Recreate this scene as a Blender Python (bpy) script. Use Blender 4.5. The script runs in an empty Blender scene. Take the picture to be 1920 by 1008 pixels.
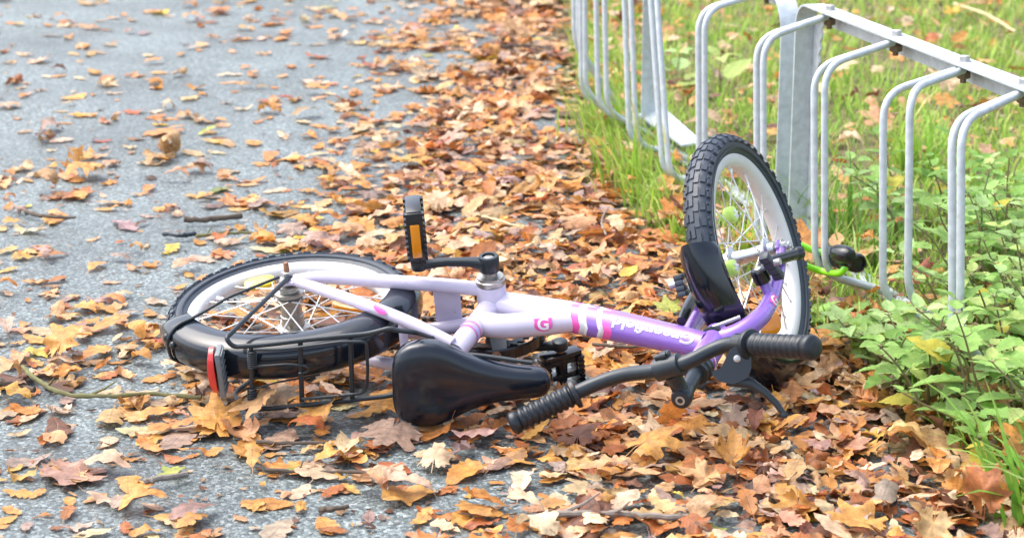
import bpy, bmesh, math, random
import numpy as np
from mathutils import Vector, Matrix
random.seed(7); rng = np.random.default_rng(11)
R_ = math.radians
SC = bpy.context.scene
COL = SC.collection

# ------------------------------------------------------------------ camera, sky, sun, exposure
CAM_H, PITCH, FPX = 1.0529, 15.9693, 3859.6
cam_d = bpy.data.cameras.new("camera"); cam = bpy.data.objects.new("camera", cam_d); COL.objects.link(cam)
cam.location = (0, 0, CAM_H); cam.rotation_euler = (R_(90 - PITCH), 0, 0)
cam_d.sensor_fit = 'HORIZONTAL'; cam_d.sensor_width = 36; cam_d.lens = FPX / 1920 * 36
cam_d.clip_start = 0.05; cam_d.clip_end = 500
cam_d.dof.use_dof = True; cam_d.dof.focus_distance = 3.15; cam_d.dof.aperture_fstop = 7.0
SC.camera = cam
SUN_EL, SUN_AZ = 60, 292           # azimuth clockwise from +Y (the viewing direction)
w = bpy.data.worlds.new("World"); SC.world = w; w.use_nodes = True
nt = w.node_tree; nt.nodes.clear()
sky = nt.nodes.new('ShaderNodeTexSky'); sky.sky_type = 'NISHITA'; sky.sun_disc = False
sky.sun_elevation = R_(SUN_EL); sky.sun_rotation = R_(SUN_AZ); sky.dust_density = 4.0; sky.air_density = 1.0
hs = nt.nodes.new('ShaderNodeHueSaturation'); hs.inputs['Saturation'].default_value = 0.72
bg = nt.nodes.new('ShaderNodeBackground'); bg.inputs['Strength'].default_value = 0.15
wo = nt.nodes.new('ShaderNodeOutputWorld')
nt.links.new(sky.outputs[0], hs.inputs['Color']); nt.links.new(hs.outputs[0], bg.inputs['Color']); nt.links.new(bg.outputs[0], wo.inputs[0])
sun_d = bpy.data.lights.new("sun", 'SUN'); sun = bpy.data.objects.new("sun", sun_d); COL.objects.link(sun)
sun_d.energy = 0.9; sun_d.angle = R_(65); sun_d.color = (1.0, 0.95, 0.87)
sun.rotation_euler = (R_(90 - SUN_EL), 0, R_(180 - SUN_AZ)); sun.location = (0, 0, 20)
SC.view_settings.view_transform = 'Standard'; SC.view_settings.look = 'None'
SC.view_settings.exposure = 1.56; SC.view_settings.gamma = 1.0; SC.view_settings.use_curve_mapping = False
SC.cycles.max_bounces = 6; SC.cycles.use_denoising = True

# ------------------------------------------------------------------ geometry of the view (used to measure positions on real planes)
_p = R_(PITCH)
FW = np.array([0, math.cos(_p), -math.sin(_p)]); UP = np.array([0, math.sin(_p), math.cos(_p)]); CC = np.array([0, 0, CAM_H])
def ray(x, y): return FW + (x - 960) / FPX * np.array([1., 0, 0]) - (y - 504) / FPX * UP
def hit(x, y, p, n):
    r = ray(x, y); return CC + r * (((np.asarray(p) - CC) @ n) / (r @ n))
def pix(P):
    d = np.asarray(P) - CC; z = d @ FW
    return np.stack([960 + FPX * d[..., 0] / z, 504 - FPX * (d @ UP) / z], -1), z
GZ = -0.028
def gnd(x, y, h=0.0): return hit(x, y, (0, 0, GZ + h), np.array([0, 0, 1.]))

# ------------------------------------------------------------------ helpers
class MB:
    def __init__(s): s.v = []; s.f = []; s.uv = []; s.mi = []
    def add(s, vs, fs, uvs=None, mi=0):
        b = len(s.v); s.v += [tuple(map(float, q)) for q in vs]
        s.uv += list(uvs) if uvs is not None else [(-1.0, 0.0)] * len(vs)
        for f in fs: s.f.append(tuple(b + i for i in f)); s.mi.append(mi)
        return s
    def tube(s, pts, r, n=10, cap=True, smooth=0, u0=None, mi=0):
        pts = [np.array(q, float) for q in pts]
        rr = list(r) if hasattr(r, '__len__') else [r] * len(pts)
        if smooth: pts, rr = spline(pts, rr, smooth)
        m = len(pts); T = []
        for i in range(m):
            t = pts[min(i + 1, m - 1)] - pts[max(i - 1, 0)]; T.append(t / (np.linalg.norm(t) + 1e-12))
        a = np.array([0, 0, 1.]) if abs(T[0][2]) < .9 else np.array([1., 0, 0])
        N = np.cross(T[0], a); N /= np.linalg.norm(N)
        vs = []; uvs = []; L = 0
        for i in range(m):
            N = N - T[i] * (N @ T[i]); N /= np.linalg.norm(N); B = np.cross(T[i], N)
            if i: L += np.linalg.norm(pts[i] - pts[i - 1])
            for k in range(n):
                q = 2 * math.pi * k / n; d = math.cos(q) * N + math.sin(q) * B
                vs.append(pts[i] + rr[i] * d); uvs.append((L + u0, 0.0) if u0 is not None else (-1.0, 0.0))
        fs = [(i * n + k, i * n + (k + 1) % n, (i + 1) * n + (k + 1) % n, (i + 1) * n + k) for i in range(m - 1) for k in range(n)]
        if cap: fs += [tuple(range(n - 1, -1, -1)), tuple((m - 1) * n + k for k in range(n))]
        return s.add(vs, fs, uvs, mi)
    def lathe(s, c, ax, prof, n=24, closed=False, mi=0):
        """prof: list of (radius, distance along ax)"""
        c = np.array(c, float); ax = np.array(ax, float); ax /= np.linalg.norm(ax)
        a = np.array([0, 0, 1.]) if abs(ax[2]) < .9 else np.array([1., 0, 0])
        U = np.cross(ax, a); U /= np.linalg.norm(U); V = np.cross(ax, U)
        vs = [c + ax * h + r * (math.cos(2 * math.pi * k / n) * U + math.sin(2 * math.pi * k / n) * V) for r, h in prof for k in range(n)]
        m = len(prof); fs = []
        for i in range(m if closed else m - 1):
            j = (i + 1) % m
            fs += [(i * n + k, i * n + (k + 1) % n, j * n + (k + 1) % n, j * n + k) for k in range(n)]
        if not closed: fs += [tuple(range(n - 1, -1, -1)), tuple((m - 1) * n + k for k in range(n))]
        return s.add(vs, fs, mi=mi)
    def box(s, c, X, Y, Z, mi=0, bev=0.0):
        c, X, Y, Z = [np.array(q, float) for q in (c, X, Y, Z)]   # half axes
        if bev <= 0:
            vs = [c + a * X + b * Y + d * Z for d in (-1, 1) for b in (-1, 1) for a in (-1, 1)]
            fs = [(0, 2, 3, 1), (4, 5, 7, 6), (0, 1, 5, 4), (2, 6, 7, 3), (0, 4, 6, 2), (1, 3, 7, 5)]
            return s.add(vs, fs, mi=mi)
        bm = bmesh.new(); bmesh.ops.create_cube(bm, size=2)
        lx, ly, lz = [np.linalg.norm(q) for q in (X, Y, Z)]
        for v in bm.verts: v.co = Vector((v.co.x * lx, v.co.y * ly, v.co.z * lz))
        bmesh.ops.bevel(bm, geom=bm.edges[:], offset=bev, segments=2, affect='EDGES', profile=.5)
        bm.verts.index_update()
        vs = [c + v.co.x * X / lx + v.co.y * Y / ly + v.co.z * Z / lz for v in bm.verts]
        fs = [tuple(v.index for v in f.verts) for f in bm.faces]; bm.free()
        return s.add(vs, fs, mi=mi)
    def plate(s, poly, nrm, th, mi=0):
        nrm = np.array(nrm, float); nrm /= np.linalg.norm(nrm); poly = [np.array(q, float) for q in poly]; n = len(poly)
        vs = [q + nrm * th / 2 for q in poly] + [q - nrm * th / 2 for q in poly]
        fs = [tuple(range(n)), tuple(range(2 * n - 1, n - 1, -1))] + [(i, i + n, (i + 1) % n + n, (i + 1) % n) for i in range(n)]
        return s.add(vs, fs, mi=mi)
    def grid(s, P, closed_u=False, closed_v=False, mi=0, uvs=None):
        """P[i][j] points"""
        a, b = len(P), len(P[0]); vs = [q for row in P for q in row]; fs = []
        for i in range(a if closed_u else a - 1):
            for j in range(b if closed_v else b - 1):
                i2, j2 = (i + 1) % a, (j + 1) % b
                fs.append((i * b + j, i * b + j2, i2 * b + j2, i2 * b + j))
        return s.add(vs, fs, uvs, mi)
    def build(s, name, mat, parent=None, smooth=True, angle=38):
        me = bpy.data.meshes.new(name); me.from_pydata(s.v, [], s.f)
        mats = mat if isinstance(mat, (list, tuple)) else [mat]
        for m in mats: me.materials.append(m)
        if len(mats) > 1: me.polygons.foreach_set('material_index', s.mi)
        uvl = me.uv_layers.new(name='UVMap'); li = np.zeros(len(me.loops), dtype=np.int32); me.loops.foreach_get('vertex_index', li)
        uvl.data.foreach_set('uv', np.array(s.uv, dtype=np.float32)[li].ravel())
        bm = bmesh.new(); bm.from_mesh(me); bmesh.ops.recalc_face_normals(bm, faces=bm.faces[:]); bm.to_mesh(me); bm.free()
        if smooth:
            me.shade_smooth(); me.set_sharp_from_angle(angle=R_(angle))
        me.update()
        o = bpy.data.objects.new(name, me); COL.objects.link(o)
        if parent is not None: o.parent = parent
        return o
def spline(pts, rr, k):
    P = np.array(pts); n = len(P); out = []; ro = []
    for i in range(n - 1):
        p0 = P[i - 1] if i else 2 * P[0] - P[1]; p1, p2 = P[i], P[i + 1]; p3 = P[i + 2] if i + 2 < n else 2 * P[-1] - P[-2]
        for j in range(k):
            t = j / k
            out.append(.5 * ((2 * p1) + (-p0 + p2) * t + (2 * p0 - 5 * p1 + 4 * p2 - p3) * t * t + (-p0 + 3 * p1 - 3 * p2 + p3) * t ** 3)); ro.append(rr[i] * (1 - t) + rr[i + 1] * t)
    out.append(P[-1]); ro.append(rr[-1]); return out, ro
def fillet(pts, rad, k=5):
    """polyline with rounded corners"""
    P = [np.array(q, float) for q in pts]; out = [P[0]]
    for i in range(1, len(P) - 1):
        a, b, c = P[i - 1], P[i], P[i + 1]; r = rad[i - 1] if hasattr(rad, '__len__') else rad
        u = (a - b); lu = np.linalg.norm(u); v = (c - b); lv = np.linalg.norm(v); r = min(r, lu * .48, lv * .48)
        s, e = b + u / lu * r, b + v / lv * r
        for j in range(k + 1):
            t = j / k; out.append((1 - t) ** 2 * s + 2 * t * (1 - t) * b + t * t * e)
    out.append(P[-1]); return out
def empty(name, loc=(0, 0, 0), mat=None):
    o = bpy.data.objects.new(name, None); COL.objects.link(o); o.empty_display_size = .1
    if mat is not None: o.matrix_world = mat
    else: o.location = loc
    return o
def tag(o, label, cat, group=None, kind=None):
    if label: o['label'] = label
    if cat: o['category'] = cat
    if group: o['group'] = group
    if kind: o['kind'] = kind
    return o

# ------------------------------------------------------------------ materials
def mat(name): 
    m = bpy.data.materials.new(name); m.use_nodes = True; n = m.node_tree
    return m, n, n.nodes['Principled BSDF'], n.nodes.new, n.links.new
def simple(name, col, rough=.5, metal=0.0, var=.15, scale=60, spec=.5, bump=0.0, coat=0.0, dirt=0.0):
    m, n, b, N, L = mat(name)
    tc = N('ShaderNodeTexCoord'); no = N('ShaderNodeTexNoise'); no.inputs['Scale'].default_value = scale; no.inputs['Detail'].default_value = 4
    L(tc.outputs['Object'], no.inputs['Vector'])
    mx = N('ShaderNodeMix'); mx.data_type = 'RGBA'
    mx.inputs[6].default_value = tuple(c * (1 - var) for c in col) + (1,); mx.inputs[7].default_value = tuple(min(1, c * (1 + var)) for c in col) + (1,)
    L(no.outputs['Fac'], mx.inputs[0]); out = mx.outputs[2]
    if dirt:
        n2 = N('ShaderNodeTexNoise'); n2.inputs['Scale'].default_value = scale * .45; n2.inputs['Detail'].default_value = 6; n2.inputs['Roughness'].default_value = .7
        L(tc.outputs['Object'], n2.inputs['Vector'])
        cr = N('ShaderNodeValToRGB'); cr.color_ramp.elements[0].position = .56; cr.color_ramp.elements[1].position = .74
        L(n2.outputs['Fac'], cr.inputs[0]); mu = N('ShaderNodeMath'); mu.operation = 'MULTIPLY'; mu.inputs[1].default_value = dirt; L(cr.outputs[0], mu.inputs[0])
        m2 = N('ShaderNodeMix'); m2.data_type = 'RGBA'; m2.inputs[7].default_value = (.16, .11, .07, 1); L(out, m2.inputs[6]); L(mu.outputs[0], m2.inputs[0]); out = m2.outputs[2]
    L(out, b.inputs['Base Color'])
    rm = N('ShaderNodeMapRange'); rm.inputs['To Min'].default_value = max(.03, rough - .1); rm.inputs['To Max'].default_value = min(1, rough + .12)
    L(no.outputs['Fac'], rm.inputs['Value']); L(rm.outputs[0], b.inputs['Roughness'])
    b.inputs['Metallic'].default_value = metal; b.inputs['Specular IOR Level'].default_value = spec; b.inputs['Coat Weight'].default_value = coat
    if bump:
        bp = N('ShaderNodeBump'); bp.inputs['Strength'].default_value = bump; bp.inputs['Distance'].default_value = .002
        L(no.outputs['Fac'], bp.inputs['Height']); L(bp.outputs[0], b.inputs['Normal'])
    return m
M = {}
M['lilac'] = simple('lilac_paint', (.64, .58, .71), .3, var=.04, coat=.5, dirt=.25, scale=50)
M['purple'] = simple('purple_paint', (.25, .13, .52), .25, var=.08, coat=.6, scale=50)
M['pink'] = simple('pink_decal', (.80, .10, .42), .3, var=.04)
M['white_decal'] = simple('white_decal', (.85, .84, .88), .3, var=.03)
M['lilac_decal'] = simple('lilac_decal', (.50, .42, .74), .3, var=.03)
M['rubber'] = simple('tyre_rubber', (.040, .052, .070), .48, var=.3, scale=90, dirt=.18, bump=.2)
M['sidewall'] = simple('tyre_sidewall', (.04, .048, .06), .45, var=.25, scale=60, dirt=.12)
M['grip'] = simple('grip_rubber', (.010, .014, .020), .35, var=.3, scale=80)
M['black_plastic'] = simple('black_plastic', (.012, .014, .018), .22, var=.2, scale=40, coat=.15)
M['mudguard'] = simple('mudguard_plastic', (.007, .011, .018), .15, var=.25, scale=30, coat=.25)
M['saddle'] = simple('saddle_vinyl', (.006, .010, .018), .22, var=.2, scale=30, coat=.18)
M['steel_black'] = simple('black_steel', (.020, .028, .034), .36, var=.3, scale=90, metal=.1)
M['bar'] = simple('bar_paint', (.018, .026, .034), .33, var=.25, scale=60, metal=.1)
M['rim'] = simple('white_rim', (.70, .70, .70), .32, var=.05, scale=40, dirt=.25)
M['chrome'] = simple('dull_chrome', (.62, .63, .63), .28, metal=.9, var=.15, scale=90, dirt=.15)
M['hubmetal'] = simple('worn_hub', (.42, .41, .38), .36, metal=.85, var=.3, scale=110, dirt=.4)
M['spoke'] = simple('spoke_steel', (.72, .72, .70), .32, metal=.6, var=.15, scale=120)
M['chain'] = simple('rusty_chain', (.10, .07, .05), .6, metal=.5, var=.4, scale=200)
M['rust'] = simple('rusty_bolt', (.30, .15, .08), .6, metal=.4, var=.4, scale=200)
M['amber'] = simple('amber_reflector', (.80, .27, .006), .18, var=.12, scale=420, coat=.6)
M['yellow'] = simple('yellow_reflector', (.90, .70, .03), .2, var=.1, scale=400, coat=.5)
M['red'] = simple('red_reflector', (.60, .03, .03), .15, var=.2, scale=420, coat=.6)
M['bracket'] = simple('grey_bracket', (.16, .18, .19), .5, var=.2)
M['glow'] = simple('lime_bead', (.60, .86, .18), .35, var=.06)
M['greenlock'] = simple('lime_green_coating', (.26, .74, .02), .3, var=.06, coat=.4)
M['galv'] = simple('galvanised_steel', (.52, .57, .60), .45, metal=.22, var=.34, scale=70, bump=.05)
M['zinc'] = simple('zinc_bolt', (.48, .48, .47), .4, metal=.7, var=.2, scale=150)
M['brownnut'] = simple('weathered_nut', (.20, .15, .10), .55, metal=.6, var=.3, scale=150)
M['bark'] = simple('twig_bark', (.10, .075, .055), .8, var=.45, scale=120, bump=.6)
M['moss'] = simple('mossy_bark', (.15, .145, .06), .85, var=.5, scale=90, bump=.6)
M['greybark'] = simple('grey_twig', (.22, .19, .16), .8, var=.35, scale=120, bump=.5)
M['straw'] = simple('dry_straw', (.55, .45, .25), .7, var=.2, scale=80)
def asphalt():
    m, n, b, N, L = mat('wet_asphalt')
    tc = N('ShaderNodeTexCoord')
    v = N('ShaderNodeTexVoronoi'); v.inputs['Scale'].default_value = 215; L(tc.outputs['Object'], v.inputs['Vector'])
    v2 = N('ShaderNodeTexVoronoi'); v2.inputs['Scale'].default_value = 480; L(tc.outputs['Object'], v2.inputs['Vector'])
    sp = N('ShaderNodeSeparateColor'); L(v.outputs['Color'], sp.inputs[0])
    cr = N('ShaderNodeValToRGB'); e = cr.color_ramp.elements
    e[0].position = 0; e[0].color = (.046, .062, .064, 1); e[1].position = 1; e[1].color = (.32, .36, .36, 1)
    for p, c in ((.35, (.074, .096, .098, 1)), (.7, (.148, .182, .184, 1)), (.9, (.225, .265, .266, 1))):
        q = e.new(p); q.color = c
    L(sp.outputs[0], cr.inputs[0])
    no = N('ShaderNodeTexNoise'); no.inputs['Scale'].default_value = 2.6; no.inputs['Detail'].default_value = 5; L(tc.outputs['Object'], no.inputs['Vector'])
    mr = N('ShaderNodeMapRange'); mr.inputs['From Min'].default_value = .3; mr.inputs['From Max'].default_value = .7; mr.inputs['To Min'].default_value = .62; mr.inputs['To Max'].default_value = 1.2
    L(no.outputs['Fac'], mr.inputs['Value'])
    mu = N('ShaderNodeMix'); mu.data_type = 'RGBA'; mu.blend_type = 'MULTIPLY'; mu.inputs[0].default_value = 1; L(cr.outputs[0], mu.inputs[6]); L(mr.outputs[0], mu.inputs[7])
    # fine brown crumbs and dirt
    n2 = N('ShaderNodeTexNoise'); n2.inputs['Scale'].default_value = 38; n2.inputs['Detail'].default_value = 6; L(tc.outputs['Object'], n2.inputs['Vector'])
    c2 = N('ShaderNodeValToRGB'); c2.color_ramp.elements[0].position = .60; c2.color_ramp.elements[1].position = .70; L(n2.outputs['Fac'], c2.inputs[0])
    m2 = N('ShaderNodeMix'); m2.data_type = 'RGBA'; m2.inputs[7].default_value = (.11, .085, .06, 1); L(mu.outputs[2], m2.inputs[6])
    q2 = N('ShaderNodeMath'); q2.operation = 'MULTIPLY'; q2.inputs[1].default_value = .55; L(c2.outputs[0], q2.inputs[0]); L(q2.outputs[0], m2.inputs[0])
    L(m2.outputs[2], b.inputs['Base Color'])
    n3 = N('ShaderNodeTexNoise'); n3.inputs['Scale'].default_value = 1.7; n3.inputs['Detail'].default_value = 3; L(tc.outputs['Object'], n3.inputs['Vector'])
    r = N('ShaderNodeMapRange'); r.inputs['From Min'].default_value = .3; r.inputs['From Max'].default_value = .7; r.inputs['To Min'].default_value = .38; r.inputs['To Max'].default_value = .6
    L(n3.outputs['Fac'], r.inputs['Value']); L(r.outputs[0], b.inputs['Roughness'])
    b.inputs['Specular IOR Level'].default_value = .5
    bp = N('ShaderNodeBump'); bp.inputs['Strength'].default_value = .34; bp.inputs['Distance'].default_value = .003
    ad = N('ShaderNodeMath'); ad.operation = 'ADD'; L(v.outputs['Distance'], ad.inputs[0]); L(v2.outputs['Distance'], ad.inputs[1])
    L(ad.outputs[0], bp.inputs['Height']); bp.invert = True; L(bp.outputs[0], b.inputs['Normal'])
    return m
M['asphalt'] = asphalt()
def soil():
    m, n, b, N, L = mat('soil')
    tc = N('ShaderNodeTexCoord'); no = N('ShaderNodeTexNoise'); no.inputs['Scale'].default_value = 22; no.inputs['Detail'].default_value = 8; L(tc.outputs['Object'], no.inputs['Vector'])
    cr = N('ShaderNodeValToRGB'); cr.color_ramp.elements[0].color = (.05, .045, .02, 1); cr.color_ramp.elements[1].color = (.20, .16, .07, 1); cr.color_ramp.elements[0].position = .3; cr.color_ramp.elements[1].position = .7
    L(no.outputs['Fac'], cr.inputs[0]); L(cr.outputs[0], b.inputs['Base Color']); b.inputs['Roughness'].default_value = .9
    bp = N('ShaderNodeBump'); bp.inputs['Distance'].default_value = .02; L(no.outputs['Fac'], bp.inputs['Height']); L(bp.outputs[0], b.inputs['Normal'])
    return m
M['soil'] = soil()
def leafmat(name, rough, transl, veins=True, spec=.4, mott=.35):
    """colour per leaf from its 'Col' attribute, mottling and veins in leaf space (UV)"""
    m, n, b, N, L = mat(name)
    at = N('ShaderNodeAttribute'); at.attribute_name = 'Col'
    tc = N('ShaderNodeTexCoord'); no = N('ShaderNodeTexNoise'); no.inputs['Scale'].default_value = 75; no.inputs['Detail'].default_value = 5; L(tc.outputs['Object'], no.inputs['Vector'])
    mr = N('ShaderNodeMapRange'); mr.inputs['From Min'].default_value = .3; mr.inputs['From Max'].default_value = .72; mr.inputs['To Min'].default_value = 1 - mott; mr.inputs['To Max'].default_value = 1 + mott * .55
    L(no.outputs['Fac'], mr.inputs['Value'])
    mu = N('ShaderNodeMix'); mu.data_type = 'RGBA'; mu.blend_type = 'MULTIPLY'; mu.inputs[0].default_value = 1; L(at.outputs['Color'], mu.inputs[6]); L(mr.outputs[0], mu.inputs[7]); out = mu.outputs[2]
    n5 = N('ShaderNodeTexNoise'); n5.inputs['Scale'].default_value = 170; n5.inputs['Detail'].default_value = 3; L(tc.outputs['Object'], n5.inputs['Vector'])
    c5 = N('ShaderNodeMapRange'); c5.inputs['From Min'].default_value = .58; c5.inputs['From Max'].default_value = .72; c5.inputs['To Max'].default_value = .75 if veins else .2; L(n5.outputs['Fac'], c5.inputs['Value'])
    m5 = N('ShaderNodeMix'); m5.data_type = 'RGBA'; m5.blend_type = 'MULTIPLY'; m5.inputs[7].default_value = (.50, .34, .26, 1) if name == 'autumn_leaf' else (.75, .80, .45, 1); L(c5.outputs[0], m5.inputs[0]); L(out, m5.inputs[6]); out = m5.outputs[2]
    uv = N('ShaderNodeUVMap'); uv.uv_map = 'UVMap'; sx = N('ShaderNodeSeparateXYZ'); L(uv.outputs[0], sx.inputs[0])
    av = N('ShaderNodeMath'); av.operation = 'ABSOLUTE'; L(sx.outputs[1], av.inputs[0])
    mid = N('ShaderNodeMapRange'); mid.inputs['From Min'].default_value = .0; mid.inputs['From Max'].default_value = .028; mid.inputs['To Min'].default_value = 1; mid.inputs['To Max'].default_value = 0; L(av.outputs[0], mid.inputs['Value'])
    # side veins: u - 0.7|v|
    s1 = N('ShaderNodeMath'); s1.operation = 'MULTIPLY_ADD'; s1.inputs[1].default_value = -.75; L(av.outputs[0], s1.inputs[0]); L(sx.outputs[0], s1.inputs[2])
    s2 = N('ShaderNodeMath'); s2.operation = 'MULTIPLY'; s2.inputs[1].default_value = 9; L(s1.outputs[0], s2.inputs[0])
    s3 = N('ShaderNodeMath'); s3.operation = 'PINGPONG'; s3.inputs[1].default_value = .5; L(s2.outputs[0], s3.inputs[0])
    s4 = N('ShaderNodeMapRange'); s4.inputs['From Min'].default_value = 0; s4.inputs['From Max'].default_value = .13; s4.inputs['To Min'].default_value = .6; s4.inputs['To Max'].default_value = 0; L(s3.outputs[0], s4.inputs['Value'])
    mx = N('ShaderNodeMath'); mx.operation = 'MAXIMUM'; L(mid.outputs[0], mx.inputs[0]); L(s4.outputs[0], mx.inputs[1])
    ve = N('ShaderNodeMath'); ve.operation = 'MULTIPLY'; ve.inputs[1].default_value = .38 if veins else .15; L(mx.outputs[0], ve.inputs[0])
    li = N('ShaderNodeMix'); li.data_type = 'RGBA'; li.blend_type = 'MIX'; L(ve.outputs[0], li.inputs[0]); L(out, li.inputs[6])
    br = N('ShaderNodeMix'); br.data_type = 'RGBA'; br.blend_type = 'MULTIPLY'; br.inputs[0].default_value = 1; br.inputs[7].default_value = (.62, .6, .62, 1) if veins else (1.3, 1.25, 1.3, 1); L(out, br.inputs[6]); L(br.outputs[2], li.inputs[7])
    out = li.outputs[2]
    L(out, b.inputs['Base Color']); b.inputs['Roughness'].default_value = rough; b.inputs['Specular IOR Level'].default_value = spec
    bp = N('ShaderNodeBump'); bp.inputs['Strength'].default_value = .35; bp.inputs['Distance'].default_value = .0015; L(mx.outputs[0], bp.inputs['Height']); L(bp.outputs[0], b.inputs['Normal'])
    tr = N('ShaderNodeBsdfTranslucent'); L(out, tr.inputs[0]); ms = N('ShaderNodeMixShader'); ms.inputs[0].default_value = transl
    L(b.outputs[0], ms.inputs[1]); L(tr.outputs[0], ms.inputs[2]); L(ms.outputs[0], n.nodes['Material Output'].inputs[0])
    return m
M['leaf'] = leafmat('autumn_leaf', .48, .24, mott=.45)
M['weed'] = leafmat('weed_leaf', .6, .38, veins=True, mott=.22, spec=.22)
M['grass'] = leafmat('grass_blade', .5, .35, veins=False, mott=.2)
def frame_mat():
    """paint of the main tube: UV.x = metres along the tube, UV.y = angle; hard decal bands"""
    m, n, b, N, L = mat('frame_decal_paint')
    uv = N('ShaderNodeUVMap'); uv.uv_map = 'UVMap'; sx = N('ShaderNodeSeparateXYZ'); L(uv.outputs[0], sx.inputs[0])
    pp = N('ShaderNodeMath'); pp.operation = 'ABSOLUTE'; L(sx.outputs[1], pp.inputs[0])
    ma = N('ShaderNodeMath'); ma.operation = 'MULTIPLY_ADD'; ma.inputs[1].default_value = .008; L(pp.outputs[0], ma.inputs[0]); L(sx.outputs[0], ma.inputs[2])
    cr = N('ShaderNodeValToRGB'); cr.color_ramp.interpolation = 'CONSTANT'; e = cr.color_ramp.elements
    W, PK, GR, PU = (.64, .58, .71, 1), (.80, .10, .42, 1), (.62, .64, .68, 1), (.25, .13, .52, 1)
    WH = (.85, .84, .88, 1)
    stops = [(0, W), (.457, PK), (.466, GR), (.473, WH), (.477, PU), (.494, WH), (.498, GR), (.503, PK), (.512, PU)]
    e[0].position = 0; e[0].color = W; e[1].position = stops[1][0]; e[1].color = PK
    for p, c in stops[2:]: q = e.new(p); q.color = c
    L(ma.outputs[0], cr.inputs[0])
    tc = N('ShaderNodeTexCoord'); no = N('ShaderNodeTexNoise'); no.inputs['Scale'].default_value = 40; no.inputs['Detail'].default_value = 6; L(tc.outputs['Object'], no.inputs['Vector'])
    mr = N('ShaderNodeMapRange'); mr.inputs['To Min'].default_value = .9; mr.inputs['To Max'].default_value = 1.08; L(no.outputs['Fac'], mr.inputs['Value'])
    mu = N('ShaderNodeMix'); mu.data_type = 'RGBA'; mu.blend_type = 'MULTIPLY'; mu.inputs[0].default_value = 1; L(cr.outputs[0], mu.inputs[6]); L(mr.outputs[0], mu.inputs[7])
    n2 = N('ShaderNodeTexNoise'); n2.inputs['Scale'].default_value = 95; n2.inputs['Detail'].default_value = 7; n2.inputs['Roughness'].default_value = .75; L(tc.outputs['Object'], n2.inputs['Vector'])
    c2 = N('ShaderNodeMapRange'); c2.inputs['From Min'].default_value = .62; c2.inputs['From Max'].default_value = .74; c2.inputs['To Max'].default_value = .65; L(n2.outputs['Fac'], c2.inputs['Value'])
    m2 = N('ShaderNodeMix'); m2.data_type = 'RGBA'; m2.inputs[7].default_value = (.20, .14, .10, 1); L(mu.outputs[2], m2.inputs[6]); L(c2.outputs[0], m2.inputs[0])
    L(m2.outputs[2], b.inputs['Base Color']); b.inputs['Roughness'].default_value = .27; b.inputs['Coat Weight'].default_value = .5
    return m
M['frame'] = frame_mat()

# ------------------------------------------------------------------ the setting: ground sheet and path
YG = [1.5, 2.4, 2.63, 3.25, 3.49, 4.05, 4.5, 5.2, 6.3, 8.0, 40]
XG = [.80, .72, .68, .57, .48, .30, .25, .22, .22, .14, -7.8]
def xg(y): return np.interp(y, YG, XG)            # edge of the grass
rows = []
for y in np.concatenate([np.linspace(-6, 1.5, 6), np.linspace(1.8, 8, 70), np.linspace(9, 120, 20)]):
    rows.append([(x, y, GZ - .006) for x in np.concatenate([np.linspace(-80, -6, 6), np.linspace(-4, 4, 40), np.linspace(6, 80, 6)])])
g = MB().grid(rows).build('ground', M['soil'], smooth=False); g['kind'] = 'structure'
rows = []
for y in np.concatenate([np.linspace(-6, 1.5, 6), np.linspace(1.8, 8, 120), np.linspace(9, 118, 20)]):
    e = xg(y) - .10 + .03 * math.sin(y * 5.3) + .02 * math.sin(y * 13.1) + .012 * math.sin(y * 31)
    rows.append([(x, y, GZ) for x in np.concatenate([np.linspace(-40, -5, 4), np.linspace(-4, e, 20)])])
g = MB().grid(rows).build('path', M['asphalt'], smooth=False); g['kind'] = 'structure'

# ------------------------------------------------------------------ the bicycle (local axes: x forward, y to its left, z to its top; it lies on its right side)
BO = np.array([-.3501, 3.1266, .0887])
BR = np.array([[0.9974549160, -0.0710899651, 0.0054687658], [-0.0064198746, -0.1659358112, -0.9861156584], [0.0710103918, 0.9835708024, -0.1659698793]])
BMAT = Matrix([[BR[i][j] for j in range(3)] + [BO[i]] for i in range(3)] + [[0, 0, 0, 1]])
A3 = lambda *q: np.array(q, float)
def loc(x, y, c, ax=1):
    """bicycle coordinates of the photo point (x, y) lying on the bicycle's plane axis = c"""
    n = BR[:, ax]; return (hit(x, y, BO + n * c, n) - BO) @ BR
aS = A3(-.3504, 0, .9366); aS /= np.linalg.norm(aS)           # steering axis
crown = A3(.6561, 0, .1883)
fF = A3(-.326, .937, -.122); fF -= aS * (fF @ aS); fF /= np.linalg.norm(fF)
fL = np.cross(aS, fF)
if fL @ A3(-.878, -.348, -.328) < 0: fL = -fL
fhub = crown - aS * .243 + fF * .0258
stemtop = crown + aS * .183
bF = A3(-.343, .931, -.128); bF -= aS * (bF @ aS); bF /= np.linalg.norm(bF)
bL = A3(-.872, -.366, -.326); bL -= aS * (bL @ aS); bL -= bF * (bL @ bF); bL /= np.linalg.norm(bL)
clamp = stemtop + bF * .0496
bike = empty('bicycle', mat=BMAT)
tag(bike, "child's lilac and purple bicycle lying on its side in the fallen leaves", 'bicycle')
EX, EY, EZ = A3(1, 0, 0), A3(0, 1, 0), A3(0, 0, 1)
BB = A3(.320, 0, .024)

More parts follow.
